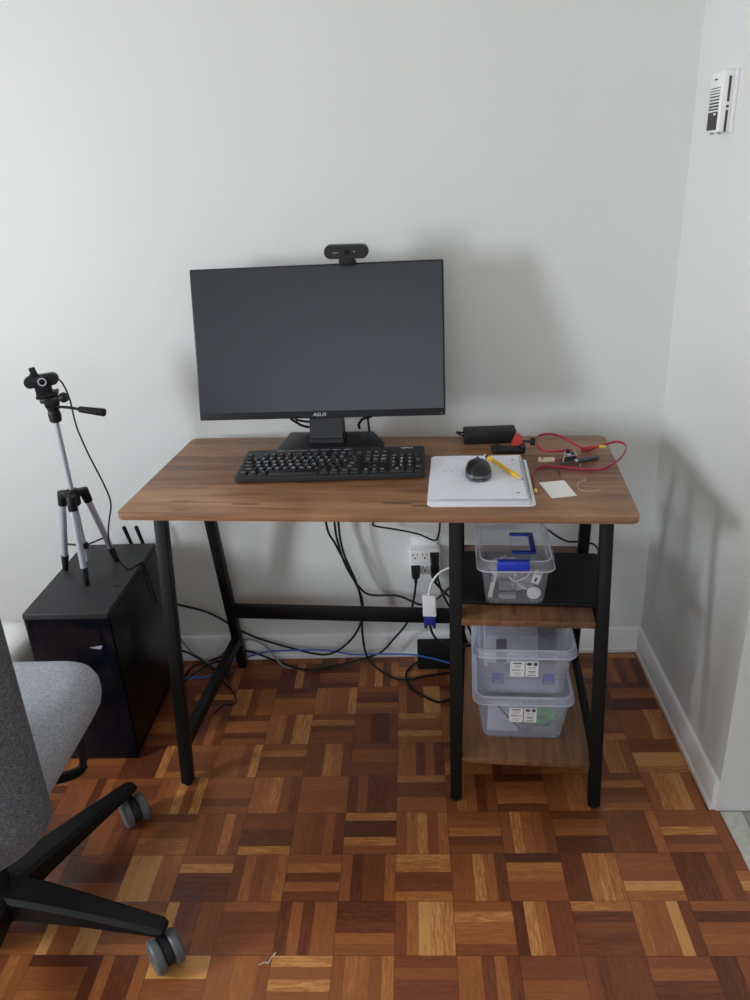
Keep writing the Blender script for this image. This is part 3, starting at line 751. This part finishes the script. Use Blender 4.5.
i = item('coil_of_wire', 'flat coil of pale wire lying at right in the lower bin', 'wire coil', B3, (.05, -.122, .0045))
b = B()
for k in range(4): b.tube([((.028-.002*k)*math.cos(a), (.020-.001*k)*math.sin(a), .004+k*.004) for a in [q*PI/6 for q in range(12)]], .0022, 6, 3, closed=True)
b.done('winding', M['greyc'], i, weld=False)
i = item('white_box', 'long white carton filling the back of the upper milky bin', 'carton', B2, (-.02, .035, .004))
B().box((0, 0, .045), (.135, .18, .09), .002).done('carton', M['paper'], i); B().box((0, 0, .0903), (.134, .002, .0005), 0).done('lid_seam', M['greyc'], i)
i = item('flat_case', 'flat pale plastic case with two blue latches in upper bin', 'case', B2, (-.002, -.130, .004))
B().box((0, 0, .026), (.165, .04, .05), .003).done('shell', plain('pale_case', srgb(168, 174, 196), .5), i)
B().box((0, -.0205, .036), (.166, .002, .003), 0).done('seam', M['greyc'], i)
for sx in (-1, 1):
    l_ = B().box((sx*.058, -.0225, .037), (.028, .006, .028), .002).done('latch', M['blue'], i, 'blue latch'); B().box((sx*.058, -.0262, .030), (.018, .001, .008), .0003).done('slot', M['greyc'], l_)
i = item('black_chip', 'small dark square block at upper left in the upper bin', 'block', B2, (-.050, -.098, .0545))
B().box((0, 0, .0255), (.024, .024, .050), .001).done('body', M['blk'], i); B().box((0, -.0125, .03), (.016, .001, .024), 0).done('face', M['blk'], i)
i = item('dark_block', 'dark angular block at upper right in the upper milky bin', 'block', B2, (.062, -.04, .0045))
B().loft([[(-.022, y, 0), (.022, y, 0), (.022, y, .092), (.004, y, .080), (-.022, y, .098)] for y in (-.02, .03)]).done('body', M['dgrey'], i)
B().tube([(0, -.021, .06), (.01, -.024, .075), (.014, -.018, .09), (.01, 0, .094)], .002, 6, 5).done('cord', M['blk'], i)

# ------------------------------------------------------------------ computer tower, left of the desk
tw = thing('computer_tower', 'tall black desktop computer tower standing left of the desk', 'computer', (-.8585, 1.7425, 0), R(-.6))
TW, TD, TH = .214, .374, .45
b = B()
b.box((0, .004, .012+.010), (TW, TD-.008, .02), .003)
b.box((0, TD/2-.006, TH/2+.005), (TW-.004, .012, TH-.012), .002)
b.box((-TW/2+.003, .004, TH/2), (.006, TD-.012, TH-.03), .002)
b.box((0, -TD/2+.05, TH/2-.01), (TW-.014, .008, TH-.05), .001)
b.done('frame', M['case'], tw)
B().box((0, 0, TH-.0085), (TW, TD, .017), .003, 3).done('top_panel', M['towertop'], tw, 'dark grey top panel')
B().box((TW/2-.0025, .003, TH/2-.002), (.005, TD-.016, TH-.032), .0015).done('side_panel', M['case'], tw, 'black glass side panel')
B().box((0, -TD/2+.003, TH/2-.006), (TW-.004, .006, TH-.020), .0015).done('front_panel', M['smoke'], tw, 'smoked glass front panel')
for k in range(3):
    z = .372-k*.125; y = -TD/2+.034
    fm = T(0, y, z) @ RX(PI/2)
    b = B(); b.lathe([(.058, -.012), (.0605, -.012), (.0605, .012), (.058, .012), (.0545, .010), (.0545, -.010)], 40, fm)
    fan = b.done('fan', M['dgrey'], tw)
    b = B(); b.lathe([(.019, -.010), (.019, .008), (.016, .010), (.004, .0105)], 24, fm)
    for q in range(7):
        a = q*2*PI/7
        b.loft([[(.018*math.cos(a+da), .018*math.sin(a+da), zz) for da, zz in ((0, -.006), (.35, .006), (.35, .0072), (0, -.0048))], [(.052*math.cos(a+.35+da), .052*math.sin(a+.35+da), zz) for da, zz in ((0, -.006), (.5, .006), (.5, .0072), (0, -.0048))]], True, True, fm)
    b.done('rotor', M['blk'], fan)
b = B(); b.prism(rrect(.020, .008, .003, 4), 0, .0008, T(.082, -.055, TH)); b.done('port_cover', M['blk'], tw)
b = B(); b.loft([[(x, -TD/2-.0003, z) for x, z in ((.042, .352), (.078, .358), (.070, .346))], [(x, -TD/2+.0003, z) for x, z in ((.042, .352), (.078, .358), (.070, .346))]]); b.done('reflection_patch', plain('reflection_silver', srgb(150, 160, 180), .35), tw, 'painted triangular reflection on the front glass')  # flat pale triangle painted in for a reflection on the glass
for sx in (-1, 1):
    for sy in (-1, 1): B().box((sx*.08, sy*.15, .006), (.04, .070, .012), .003).done('rubber_foot', M['blkm'], tw)
for x, lean in ((.032, -.018), (.064, -.014)):
    b = B(); b.cyl((x+.012, TD/2, .375), (x+.012, TD/2+.014, .375), .005, n=12).cyl((x+.012, TD/2+.013, .372), (x+.010, TD/2+.014, .395), .0052, .0045, 12).cyl((x+.010, TD/2+.014, .393), (x+.006+lean, TD/2+.008, .500), .0044, .0056, 14, .0015)
    b.done('antenna', M['blkm'], tw)

# ------------------------------------------------------------------ tripod with webcam on the tower
TZ = .45
tp = thing('tripod', 'silver mini tripod with pan handle standing on the computer tower', 'tripod', (-.877, 1.765, TZ), 0)
feet = [(-.073, .014), (.019, -.071), (.053, .058)]
ZCx = .214
for fx, fy in feet:
    l_ = math.hypot(fx, fy); ux, uy = fx/l_, fy/l_
    a = Vector((ux*.033, uy*.033, ZCx-.004)); f_ = Vector((fx, fy, .0)); m = a+(f_-a)*.84
    leg = B().cyl(a, m, .0088, .0082, 16).done('leg', M['alu'], tp, 'silver tube leg')
    B().cyl(m-(f_-a)*.06, f_, .0102, .0072, 14, .002).done('foot', M['blk'], leg, 'black foot')
    b = B(); b.cyl(a-(f_-a)*.10, a+(f_-a)*.08, .0125, .0115, 16, .002).bar((ux*.008, uy*.008, ZCx+.012), (ux*.034, uy*.034, ZCx+.010), .022, .018, .004)
    b.done('shoulder', M['blk'], leg, 'black shoulder')
    mid = a+(f_-a)*.62
    B().bar((0, 0, .078), mid, .006, .003, .0008).done('strut', M['blk'], leg)
B().lathe([(.012, ZCx-.02), (.016, ZCx-.016), (.017, ZCx+.014), (.015, ZCx+.024), (.0095, ZCx+.026)], 20).done('collar', M['blk'], tp)
B().cyl((0, 0, .035), (0, 0, .43), .0062, n=16).done('column', M['alu'], tp, 'silver centre column')
B().lathe([(.0065, .07), (.0105, .072), (.0105, .086), (.0065, .088)], 16).done('strut_hub', M['blk'], tp)
b = B(); b.lathe([(.010, .418), (.014, .421), (.0155, .436), (.013, .448), (.015, .452), (.015, .462)], 18).box((0, 0, .468), (.034, .030, .020), .004, 2, (0, R(-8), R(20))).cyl((-.026, .0, .472), (.032, -.004, .480), .0075, n=14, bev=.001)
b.done('pan_head', M['blk'], tp)
B().cyl((.028, -.004, .478), (.040, -.006, .482), .0125, n=10, bev=.003).done('tilt_knob', M['blk'], tp)
B().box((-.006, .0, .4885), (.052, .040, .008), .0025, 2, (0, R(-8), R(20))).done('camera_plate', M['blk'], tp)
b = B(); b.tube([(.014, -.006, .458), (.045, -.012, .4565), (.075, -.016, .4515)], .0035, 10, 4).cyl((.070, -.0155, .4525), (.136, -.024, .444), .0075, .0098, 16, .003)
b.done('pan_handle', M['blkm'], tp)

c2 = thing('webcam', 'black webcam with raised lens shutter on the silver tripod', 'webcam', (-.889, 1.762, TZ+.4925), R(16))
b = B(); b.prism(rrect(.078, .028, .0134, 8), -.012, .012, T(0, 0, .031) @ RY(R(-4)) @ RX(PI/2), .003, 3); b.done('body', M['blk'], c2)
fm = T(.004, -.012, .031) @ RX(PI/2)
b = B(); b.lathe([(.0130, -.002), (.0130, .005), (.0118, .0062), (.0098, .0062), (.0085, .003), (.002, .003)], 26, fm); b.done('lens_ring', M['blk'], c2)
b = B(); b.lathe([(.0100, .0060), (.0100, .0074), (.0080, .0074), (.0080, .0060)], 26, fm); b.done('lens_trim', M['logo'], c2, 'bright ring round the lens')
B().sphere((.004, -.0190, .031), (.0140, .004, .0140)).done('lens_glass', M['case'], c2)
b = B(); b.box((-.012, -.010, .055), (.015, .004, .022), .002, 2, (0, R(-12), 0)).box((-.012, -.009, .046), (.020, .006, .010), .0015); b.done('privacy_shutter', M['blk'], c2)
b = B(); b.box((0, .004, .012), (.036, .030, .016), .004).box((0, .004, .003), (.034, .040, .005), .0018).box((0, .0155, .012), (.03, .005, .022), .0015); b.done('clip', M['blkm'], c2)
cpts = [(-.868, 1.7745, .978), (-.848, 1.776, .965), (-.835, 1.772, .925), (-.829, 1.762, .880), (-.823, 1.756, .845), (-.806, 1.75, .783), (-.781, 1.745, .705), (-.773, 1.742, .655), (-.789, 1.742, .60), (-.800, 1.746, .545), (-.790, 1.757, .490), (-.775, 1.77, .4525), (-.755, 1.80, .4525), (-.7505, 1.815, .4450), (-.7460, 1.825, .40), (-.7460, 1.85, .30)]
cm = Matrix.Translation(c2.location) @ RZ(R(16))
B().tube([cm.inverted() @ Vector(p) for p in cpts], .0021, 7, 6).done('cord', M['blk'], c2)

# ------------------------------------------------------------------ white bin behind the chair
bn = thing('waste_bin', 'white rounded waste bin partly hidden behind the grey chair', 'bin', (-1.145, 1.672, 0), R(-8))
def obl(w_, d_, z, r): return [(x, y, z) for x, y in rrect(w_, d_, r, 8)]
B().loft([obl(.165, .185, 0, .06), obl(.175, .195, .006, .065), obl(.200, .225, .235, .075), obl(.203, .228, .24, .076)]).done('bucket', plain('bin_grey_white', srgb(206, 204, 206), .5, speck=.02), bn)
B().loft([obl(.206, .232, .236, .077), obl(.214, .240, .240, .08), obl(.214, .240, .268, .08), obl(.205, .230, .288, .078), obl(.180, .205, .300, .072), obl(.10, .12, .308, .045)]).done('lid', M['white2'], bn, 'glossy white lid')

# ------------------------------------------------------------------ office chair
CX, CY = -.858, 1.058
ch = thing('office_chair', 'grey fabric office chair on a black five-star castor base', 'chair', (CX, CY, 0), 0)
# seat cushion
def sq(w_, d_, r, z, cx=-.0365, cy=.082, dome=0):
    return [(x, y, z+dome*(1-((x-cx)/(w_/2))**2)*.5) for x, y in rrect(w_, d_, r, 9, cx, cy)]
SW, SD = .455, .400
secs = [sq(SW-.12, SD-.12, .06, .372), sq(SW-.06, SD-.05, .07, .376), sq(SW-.03, SD-.018, .075, .388), sq(SW-.010, SD-.002, .08, .405), sq(SW, SD, .08, .428), sq(SW, SD-.002, .08, .450), sq(SW-.012, SD-.014, .078, .467), sq(SW-.04, SD-.042, .07, .479), sq(SW-.09, SD-.09, .06, .485), sq(SW-.22, SD-.22, .05, .488), sq(SW-.34, SD-.34, .03, .489)]
B().loft(secs).done('seat', M['seat'], ch, 'light grey fabric seat', sharp=60)
# backrest
BXc, BYc, BZ0, BZ1 = -.034, -.126, .275, .985
def bsec(k, y0):
    w_, h_ = .555, BZ1-BZ0; cz = (BZ0+BZ1)/2; pts = []
    for x, z in rrect(w_, h_, .135, 10):
        x *= (1-.05*(z/(h_/2)) if z > 0 else 1-.42*(-z/(h_/2))**3)
        x, z = x*k, z*k
        yy = BYc+y0+.30*x*x*.9 - .02*(z/(h_/2))
        pts.append((BXc+x, yy, cz+z))
    return pts
secs = [bsec(k, y0) for k, y0 in ((.02, -.028), (.35, -.028), (.7, -.027), (.9, -.024), (.97, -.017), (1, -.004), (1, .010), (.97, .024), (.9, .031), (.7, .036), (.35, .038), (.02, .038))]
B().loft(secs).done('backrest', M['back'], ch, 'dark grey fabric backrest', sharp=70)
# mechanism, gas lift, armrest bracket
b = B(); b.box((-.045, .04, .357), (.20, .24, .03), .006).box((-.02, .0, .325), (.12, .14, .04), .01); b.done('tilt_mechanism', M['blk'], ch)
B().bar((-.045, -.06, .36), (-.034, -.152, .395), .09, .014, .004, up=(1, 0, 0)).done('back_support', M['blk'], ch)
b = B(); b.cyl((0, 0, .105), (0, 0, .22), .027, .025, 20).cyl((0, 0, .20), (0, 0, .33), .0145, n=16); b.done('gas_lift', M['blk'], ch)
b = B(); b.tube([(.163, .140, .385), (.165, .138, .345), (.161, .132, .312), (.141, .122, .300), (.098, .107, .300), (.048, .087, .315), (.0, .07, .345)], 1, 8, 6, flat=(.017, .006)); b.done('adjust_lever', M['blk'], ch)
b = B(); b.lathe([(.030, .062), (.045, .068), (.047, .10), (.042, .128), (.030, .135)], 24); b.done('hub', M['steel'], ch)
for k in range(5):
    a = R(-9.2+72*k); ca, sa = math.cos(a), math.sin(a); RR = .339
    def P_(r, s, z): return (r*ca-s*sa, r*sa+s*ca, z)
    secs = []
    for r, hw, z0, z1 in ((.030, .034, .075, .135), (.10, .031, .080, .131), (.20, .026, .080, .118), (.29, .022, .078, .104), (.345, .020, .076, .096), (.355, .015, .078, .092)):
        secs.append([P_(r, s, z) for s, z in ((-hw, z0+.006), (-hw+.006, z0), (hw-.006, z0), (hw, z0+.006), (hw, z1-.008), (hw-.008, z1), (-hw+.008, z1), (-hw, z1-.008))])
    B().loft(secs).done('base_arm', M['steel'], ch, sharp=30)
    # castor: swivel offset sideways as on the real thing
    th = {0: R(-50.3), 1: R(-50.3)}.get(k, a+R(40+50*k)); ct, st = math.cos(th), math.sin(th)
    c0 = Vector((RR*ca, RR*sa, 0)); wc = c0+Vector((ct, st, 0))*.018; ax = Vector((-st, ct, 0)); WR = .034
    b = B(); b.cyl(c0+Vector((0, 0, .04)), c0+Vector((0, 0, .082)), .0075, n=12)
    tmp = [(.030*math.cos(q), .030*math.sin(q)) for q in [R(-10+200*i_/14) for i_ in range(15)]]
    fm = Matrix((Vector((ct, st, 0)), Vector((0, 0, 1)), ax)).transposed().to_4x4(); fm.translation = wc+Vector((0, 0, WR))
    b.prism(tmp, -.007, .007, fm, .001)
    cs = b.done('castor', M['blk'], ch)
    for s in (-1, 1):
        m = ax.to_track_quat('Z', 'Y').to_matrix().to_4x4(); m.translation = wc+Vector((0, 0, WR))+ax*(.0185*s)
        b = B(); b.lathe([(.012, -.0095), (.030, -.0095), (.0335, -.006), (WR, -.002), (WR, .002), (.0335, .006), (.030, .0095), (.024, .0095), (.022, .0075), (.008, .0075), (.006, .0095), (.002, .0095)], 28, m); b.done('wheel', M['castor'], cs, 'grey wheel')

# ------------------------------------------------------------------ power on the back wall
ot = thing('outlet_adapter', 'white six-way plug adapter on the back wall under the desk', 'outlet adapter', (.0165, YW, .34), 0)
B().box((0, -.004, .05), (.072, .008, .040), .002).done('wall_plate', M['white'], ot)
b = B(); b.box((0, -.021, .004), (.090, .042, .080), .006, 3); b.done('body', M['white2'], ot)
for (x, z) in ((-.028, .024), (-.000, .024), (.028, .024), (-.028, -.017), (.000, -.017), (.028, -.017)):
    b = B(); b.box((x-.006, -.0421, z+.006), (.0022, .0008, .008)).box((x+.006, -.0421, z+.006), (.0022, .0008, .007)).cyl((x, -.0418, z-.005), (x, -.0425, z-.005), .0028, n=12); b.done('socket', M['dark'], ot)
def plug(label, x, z, pts, r=.0034):
    p_ = thing('power_cable', label, 'power cable', (.0165+x, YW-.0425, .34+z), 0)
    b = B(); b.loft([[(-.013, 0, -.013), (.013, 0, -.013), (.013, 0, .013), (-.013, 0, .013)], [(-.012, -.018, -.014), (.012, -.018, -.014), (.012, -.018, .011), (-.012, -.018, .011)], [(-.008, -.030, -.016), (.008, -.030, -.016), (.008, -.030, .004), (-.008, -.030, .004)]]).cyl((0, -.018, -.012), (0, -.020, -.036), .006, .0042, 12)
    b.done('plug', M['blk'], p_)
    s_ = Vector((0, -.020, -.034))
    B().tube([s_]+rel(pts, p_), r, 8, 7).done('cord', M['blk'], p_)
plug('black power cable from the lower left socket, draped along the floor', -.028, -.017, [(-.018, 1.955, .236), (-.039, 1.96, .15), (-.084, 1.96, .088), (-.125, 1.96, .041), (-.182, 1.955, .021), (-.265, 1.943, .006), (-.359, 1.926, .006), (-.459, 1.965, .016), (-.530, 1.984, .034), (-.580, 1.985, .036), (-.626, 1.965, .030), (-.712, 1.952, .006), (-.725, 1.906, .006), (-.742, 1.867, .006)])
plug('black power cable from the upper right socket, running behind the leg', .028, .024, [(.051, 1.950, .302), (.066, 1.955, .244), (.088, 1.96, .192), (.105, 1.96, .161), (.13, 1.955, .10), (.14, 1.95, .03), (.15, 1.94, .006)])
plug('black power cable from the lower right socket, running behind the leg', .028, -.017, [(.062, 1.950, .262), (.088, 1.965, .225), (.11, 1.965, .20), (.15, 1.96, .10), (.175, 1.95, .02), (.19, 1.93, .006)])

fb = thing('power_supply', 'black power supply box on the floor against the baseboard', 'power supply', (.047, 1.953, 0), 0)
B().box((0, 0, .0355), (.122, .062, .070), .004, 3).done('housing', M['blkm'], fb)
B().box((0, -.0313, .036), (.12, .0008, .0015), 0).done('seam', M['blk'], fb); B().box((-.045, 0, .0008), (.012, .04, .0016), 0).done('rubber_foot', M['blk'], fb); B().box((.045, 0, .0008), (.012, .04, .0016), 0).done('rubber_foot', M['blk'], fb)

cable('desk_cable', 'black cable hanging behind desk centre then sweeping left to the tower', 'cable', [(-.262, 1.955, .70), (-.26, 1.955, .484), (-.237, 1.955, .414), (-.197, 1.955, .311), (-.172, 1.953, .233), (-.18, 1.953, .153), (-.224, 1.955, .08), (-.297, 1.957, .038), (-.416, 1.972, .059), (-.531, 1.976, .105), (-.637, 1.97, .186), (-.733, 1.965, .224), (-.761, 1.962, .235), (-.79, 1.945, .25)], .0034, M['blk'])
cable('desk_cable', 'black cable hanging behind desk centre then curving right below the outlet', 'cable', [(-.238, 1.964, .70), (-.237, 1.964, .484), (-.231, 1.964, .414), (-.213, 1.964, .338), (-.179, 1.967, .267), (-.145, 1.967, .239), (-.066, 1.967, .234), (.002, 1.945, .215), (.049, 1.925, .247), (.088, 1.925, .286), (.13, 1.93, .33)], .0034, M['blk'])
cable('desk_cable', 'black cable hanging behind desk centre then dropping straight to the floor', 'cable', [(-.222, 1.946, .70), (-.224, 1.946, .483), (-.215, 1.946, .391), (-.186, 1.946, .298), (-.173, 1.943, .219), (-.177, 1.945, .125), (-.168, 1.942, .042), (-.132, 1.920, .006), (-.08, 1.874, .005), (-.03, 1.87, .005), (.0, 1.882, .005), (.083, 1.900, .005), (.12, 1.905, .005)], .0034, M['blk'])
cable('desk_cable', 'thin black cable looping under the desk edge above the outlet', 'cable', [(-.13, 1.955, .62), (-.127, 1.955, .486), (-.122, 1.955, .471), (-.068, 1.955, .459), (-.002, 1.955, .442), (.041, 1.955, .421), (.055, 1.955, .43), (.062, 1.955, .48), (.065, 1.955, .62)], .0028, M['blk'])
cable('network_cable', 'blue network cable lying along the back baseboard', 'cable', [(.16, 1.90, .016), (.12, 1.908, .022), (.084, 1.911, .030), (.033, 1.912, .047), (-.036, 1.914, .062), (-.132, 1.952, .040), (-.215, 1.97, .028), (-.297, 1.97, .045), (-.392, 1.965, .050), (-.476, 1.97, .044), (-.535, 1.980, .022), (-.585, 1.980, .008), (-.65, 1.904, .005), (-.716, 1.896, .005), (-.738, 1.888, .005)], .0028, M['bluec'])
cable('grey_cable', 'grey cable drooping behind the tower down to the floor', 'cable', [(-.80, 1.955, .16), (-.757, 1.955, .147), (-.738, 1.955, .11), (-.706, 1.955, .055), (-.643, 1.948, .012), (-.61, 1.935, .0035), (-.585, 1.925, .0035)], .0030, M['greyc'])
cable('grey_cable', 'grey cable arching behind the rear left desk leg', 'cable', [(-.714, 1.886, .0035), (-.674, 1.947, .005), (-.607, 1.980, .045), (-.547, 1.985, .08), (-.486, 1.978, .062), (-.433, 1.950, .008), (-.4, 1.937, .0035)], .0030, M['greyc'])
cable('floor_cable', 'black cable behind the tower sloping down toward the rear leg', 'cable', [(-.80, 1.946, .074), (-.744, 1.945, .074), (-.693, 1.941, .05), (-.645, 1.930, .013), (-.61, 1.915, .005), (-.585, 1.905, .005)], .0034, M['blk'])
cable('floor_cable', 'black cable arching off floor between tower and rear leg', 'cable', [(-.74, 1.845, .005), (-.718, 1.88, .005), (-.691, 1.922, .008), (-.645, 1.934, .030), (-.602, 1.928, .043), (-.585, 1.905, .02), (-.588, 1.885, .005)], .0034, M['blk'])
cable('floor_cable', 'thin black lead curling on the floor right of the tower', 'cable', [(-.600, 1.895, .012), (-.603, 1.88, .004), (-.572, 1.845, .003), (-.545, 1.796, .003), (-.548, 1.766, .003), (-.574, 1.768, .003), (-.596, 1.726, .003)], .0020, M['blk'])
cable('floor_cable', 'black cable loop on the floor in front of the power supply', 'cable', [(-.010, 1.945, .014), (-.026, 1.94, .008), (-.045, 1.915, .0045), (-.050, 1.885, .0045), (-.043, 1.85, .005), (-.018, 1.81, .005), (.038, 1.763, .005), (.075, 1.776, .005), (.11, 1.79, .005), (.15, 1.82, .005)], .0034, M['blk'])

va = thing('video_adapter', 'white video adapter with blue plug hanging beside the desk leg', 'adapter', W(.638, .405, .292), DA)
B().box((0, 0, 0), (.037, .015, .066), .003, 3).done('body', M['white'], va)
b = B(); b.box((0, 0, -.046), (.033, .016, .030), .003).cyl((-.012, 0, -.058), (-.012, 0, -.072), .0045, n=10).cyl((.012, 0, -.058), (.012, 0, -.072), .0045, n=10); b.done('connector', M['vga'], va, 'navy blue connector')
B().tube([(-.002, 0, .03), (.002, .002, .052), (.010, .004, .074), (.026, .006, .096), (.052, .008, .112), (.082, .012, .116), (.12, .02, .112)], .0028, 8, 7).done('cord', M['white'], va, 'white cord')
B().tube([(0, 0, -.058), (.004, .001, -.085), (.018, .002, -.112), (.042, .004, -.130), (.075, .008, -.138), (.115, .02, -.14)], .0036, 8, 7).done('video_cable', M['blk'], va)

# ------------------------------------------------------------------ intercom on the right wall, thread on the floor
ic = thing('intercom', 'white wall intercom with dark speaker slots on the right wall', 'intercom', (XC, 1.7925, 1.487), 0)
ID, IW, IH = .027, .066, .112
B().box((-.004, 0, 0), (.008, IW+.006, IH+.002), .0015).done('back_plate', M['white'], ic)
b = B(); b.box((-.006-ID/2, 0, 0), (ID-.004, IW, IH), .003, 3); b.done('housing', M['white'], ic)
b = B()
for k, (z, h_) in enumerate(((.026, .0015), (.021, .0015), (.016, .0018), (.0105, .0026), (.0045, .0026), (-.0015, .003), (-.0075, .0032), (-.013, .003))):
    b.box((-.0042-ID, .002, z), (.0008, IW*.80, h_))
b.done('speaker_slots', M['dark'], ic)
pn = B().box((-.0042-ID, .002, -.0345), (.0012, IW*.80, .034), .0004).done('dark_panel', M['dark'], ic, 'dark lower panel')
B().box((-.005-ID, -.010, -.022), (.0008, .010, .004), 0).done('button', M['white'], pn)
B().box((-.0042-ID, .004, .042), (.0006, .016, .003), 0).done('maker_mark', M['dark'], ic)
for z, h_ in ((.022, .046), (-.0095, .005), (-.036, .040)):
    B().box((-.0165, -IW/2-.0001, z), (.0048, .0008, h_), 0).done('side_slot', M['dark'], ic)
b = B(); b.cyl((-.026, .01, -IH/2-.004), (-.026, .01, -IH/2+.002), .004, n=12).cyl((-.022, -.018, -IH/2-.004), (-.022, -.018, -IH/2+.002), .0035, n=12); b.done('bottom_screw', M['greyc'], ic)

cable('loose_thread', 'pale thread lying on the parquet in front of the chair', 'thread', [(-.334, .986, .001), (-.322, .992, .001), (-.316, .990, .001), (-.310, 1.004, .001), (-.304, 1.012, .001), (-.308, 1.004, .001)], .0007, M['thread'], n=5)

# ------------------------------------------------------------------ light
def area(name, loc, rot, sx, sy, power, col, spread=PI):
    l = bpy.data.lights.new(name, 'AREA'); l.shape = 'RECTANGLE'; l.size = sx; l.size_y = sy; l.energy = power; l.color = col; l.spread = spread
    o = bpy.data.objects.new(name, l); C.objects.link(o); o.location = loc; o.rotation_euler = rot
    return o
area('window_sky', (XL-.12, fy, fz), (0, R(-72), 0), WZ1-WZ0-.1, WY1-WY0-.1, 74, (.79, .89, 1.0), R(160))
area('window_ground', (XL-.14, fy, fz), (0, R(-110), 0), WZ1-WZ0-.1, WY1-WY0-.1, 68, (1.0, .945, .87), R(160))
area('fill_light', (-.6, YF+.012, 1.5), (PI/2, 0, 0), 2.4, 1.5, 24, (.84, .92, 1.0))  # added fill lamp to lift camera-facing sides, no real window known here
wd = bpy.data.worlds.new('sky'); bpy.context.scene.world = wd; wd.use_nodes = True
bg = wd.node_tree.nodes['Background']; bg.inputs[0].default_value = (.75, .85, 1, 1); bg.inputs[1].default_value = .8

# ------------------------------------------------------------------ camera
cd = bpy.data.cameras.new('camera'); co = bpy.data.objects.new('camera', cd); C.objects.link(co)
cd.sensor_fit = 'HORIZONTAL'; cd.sensor_width = 36; cd.lens = 765.79/750*36; cd.clip_start = .02
pit, yaw, rol = R(23.4541), R(3.4456), R(-3.1429)
r_ = Vector((math.cos(yaw), math.sin(yaw), 0)); f_ = Vector((-math.sin(yaw), math.cos(yaw), 0)); u_ = Vector((0, 0, 1))
fw = f_*math.cos(pit)-u_*math.sin(pit); up = u_*math.cos(pit)+f_*math.sin(pit)
rr_ = r_*math.cos(rol)+up*math.sin(rol); uu = up*math.cos(rol)-r_*math.sin(rol)
m = Matrix((rr_, uu, -fw)).transposed().to_4x4(); m.translation = (0, 0, 1.4005)
co.matrix_world = m
sc = bpy.context.scene; sc.camera = co
vs_ = sc.view_settings; vs_.view_transform = 'Standard'; vs_.look = 'None'; vs_.gamma = 1; vs_.use_curve_mapping = False; vs_.exposure = .24
sc.cycles.max_bounces = 14; sc.cycles.transparent_max_bounces = 32; sc.cycles.diffuse_bounces = 5; sc.cycles.use_denoising = True
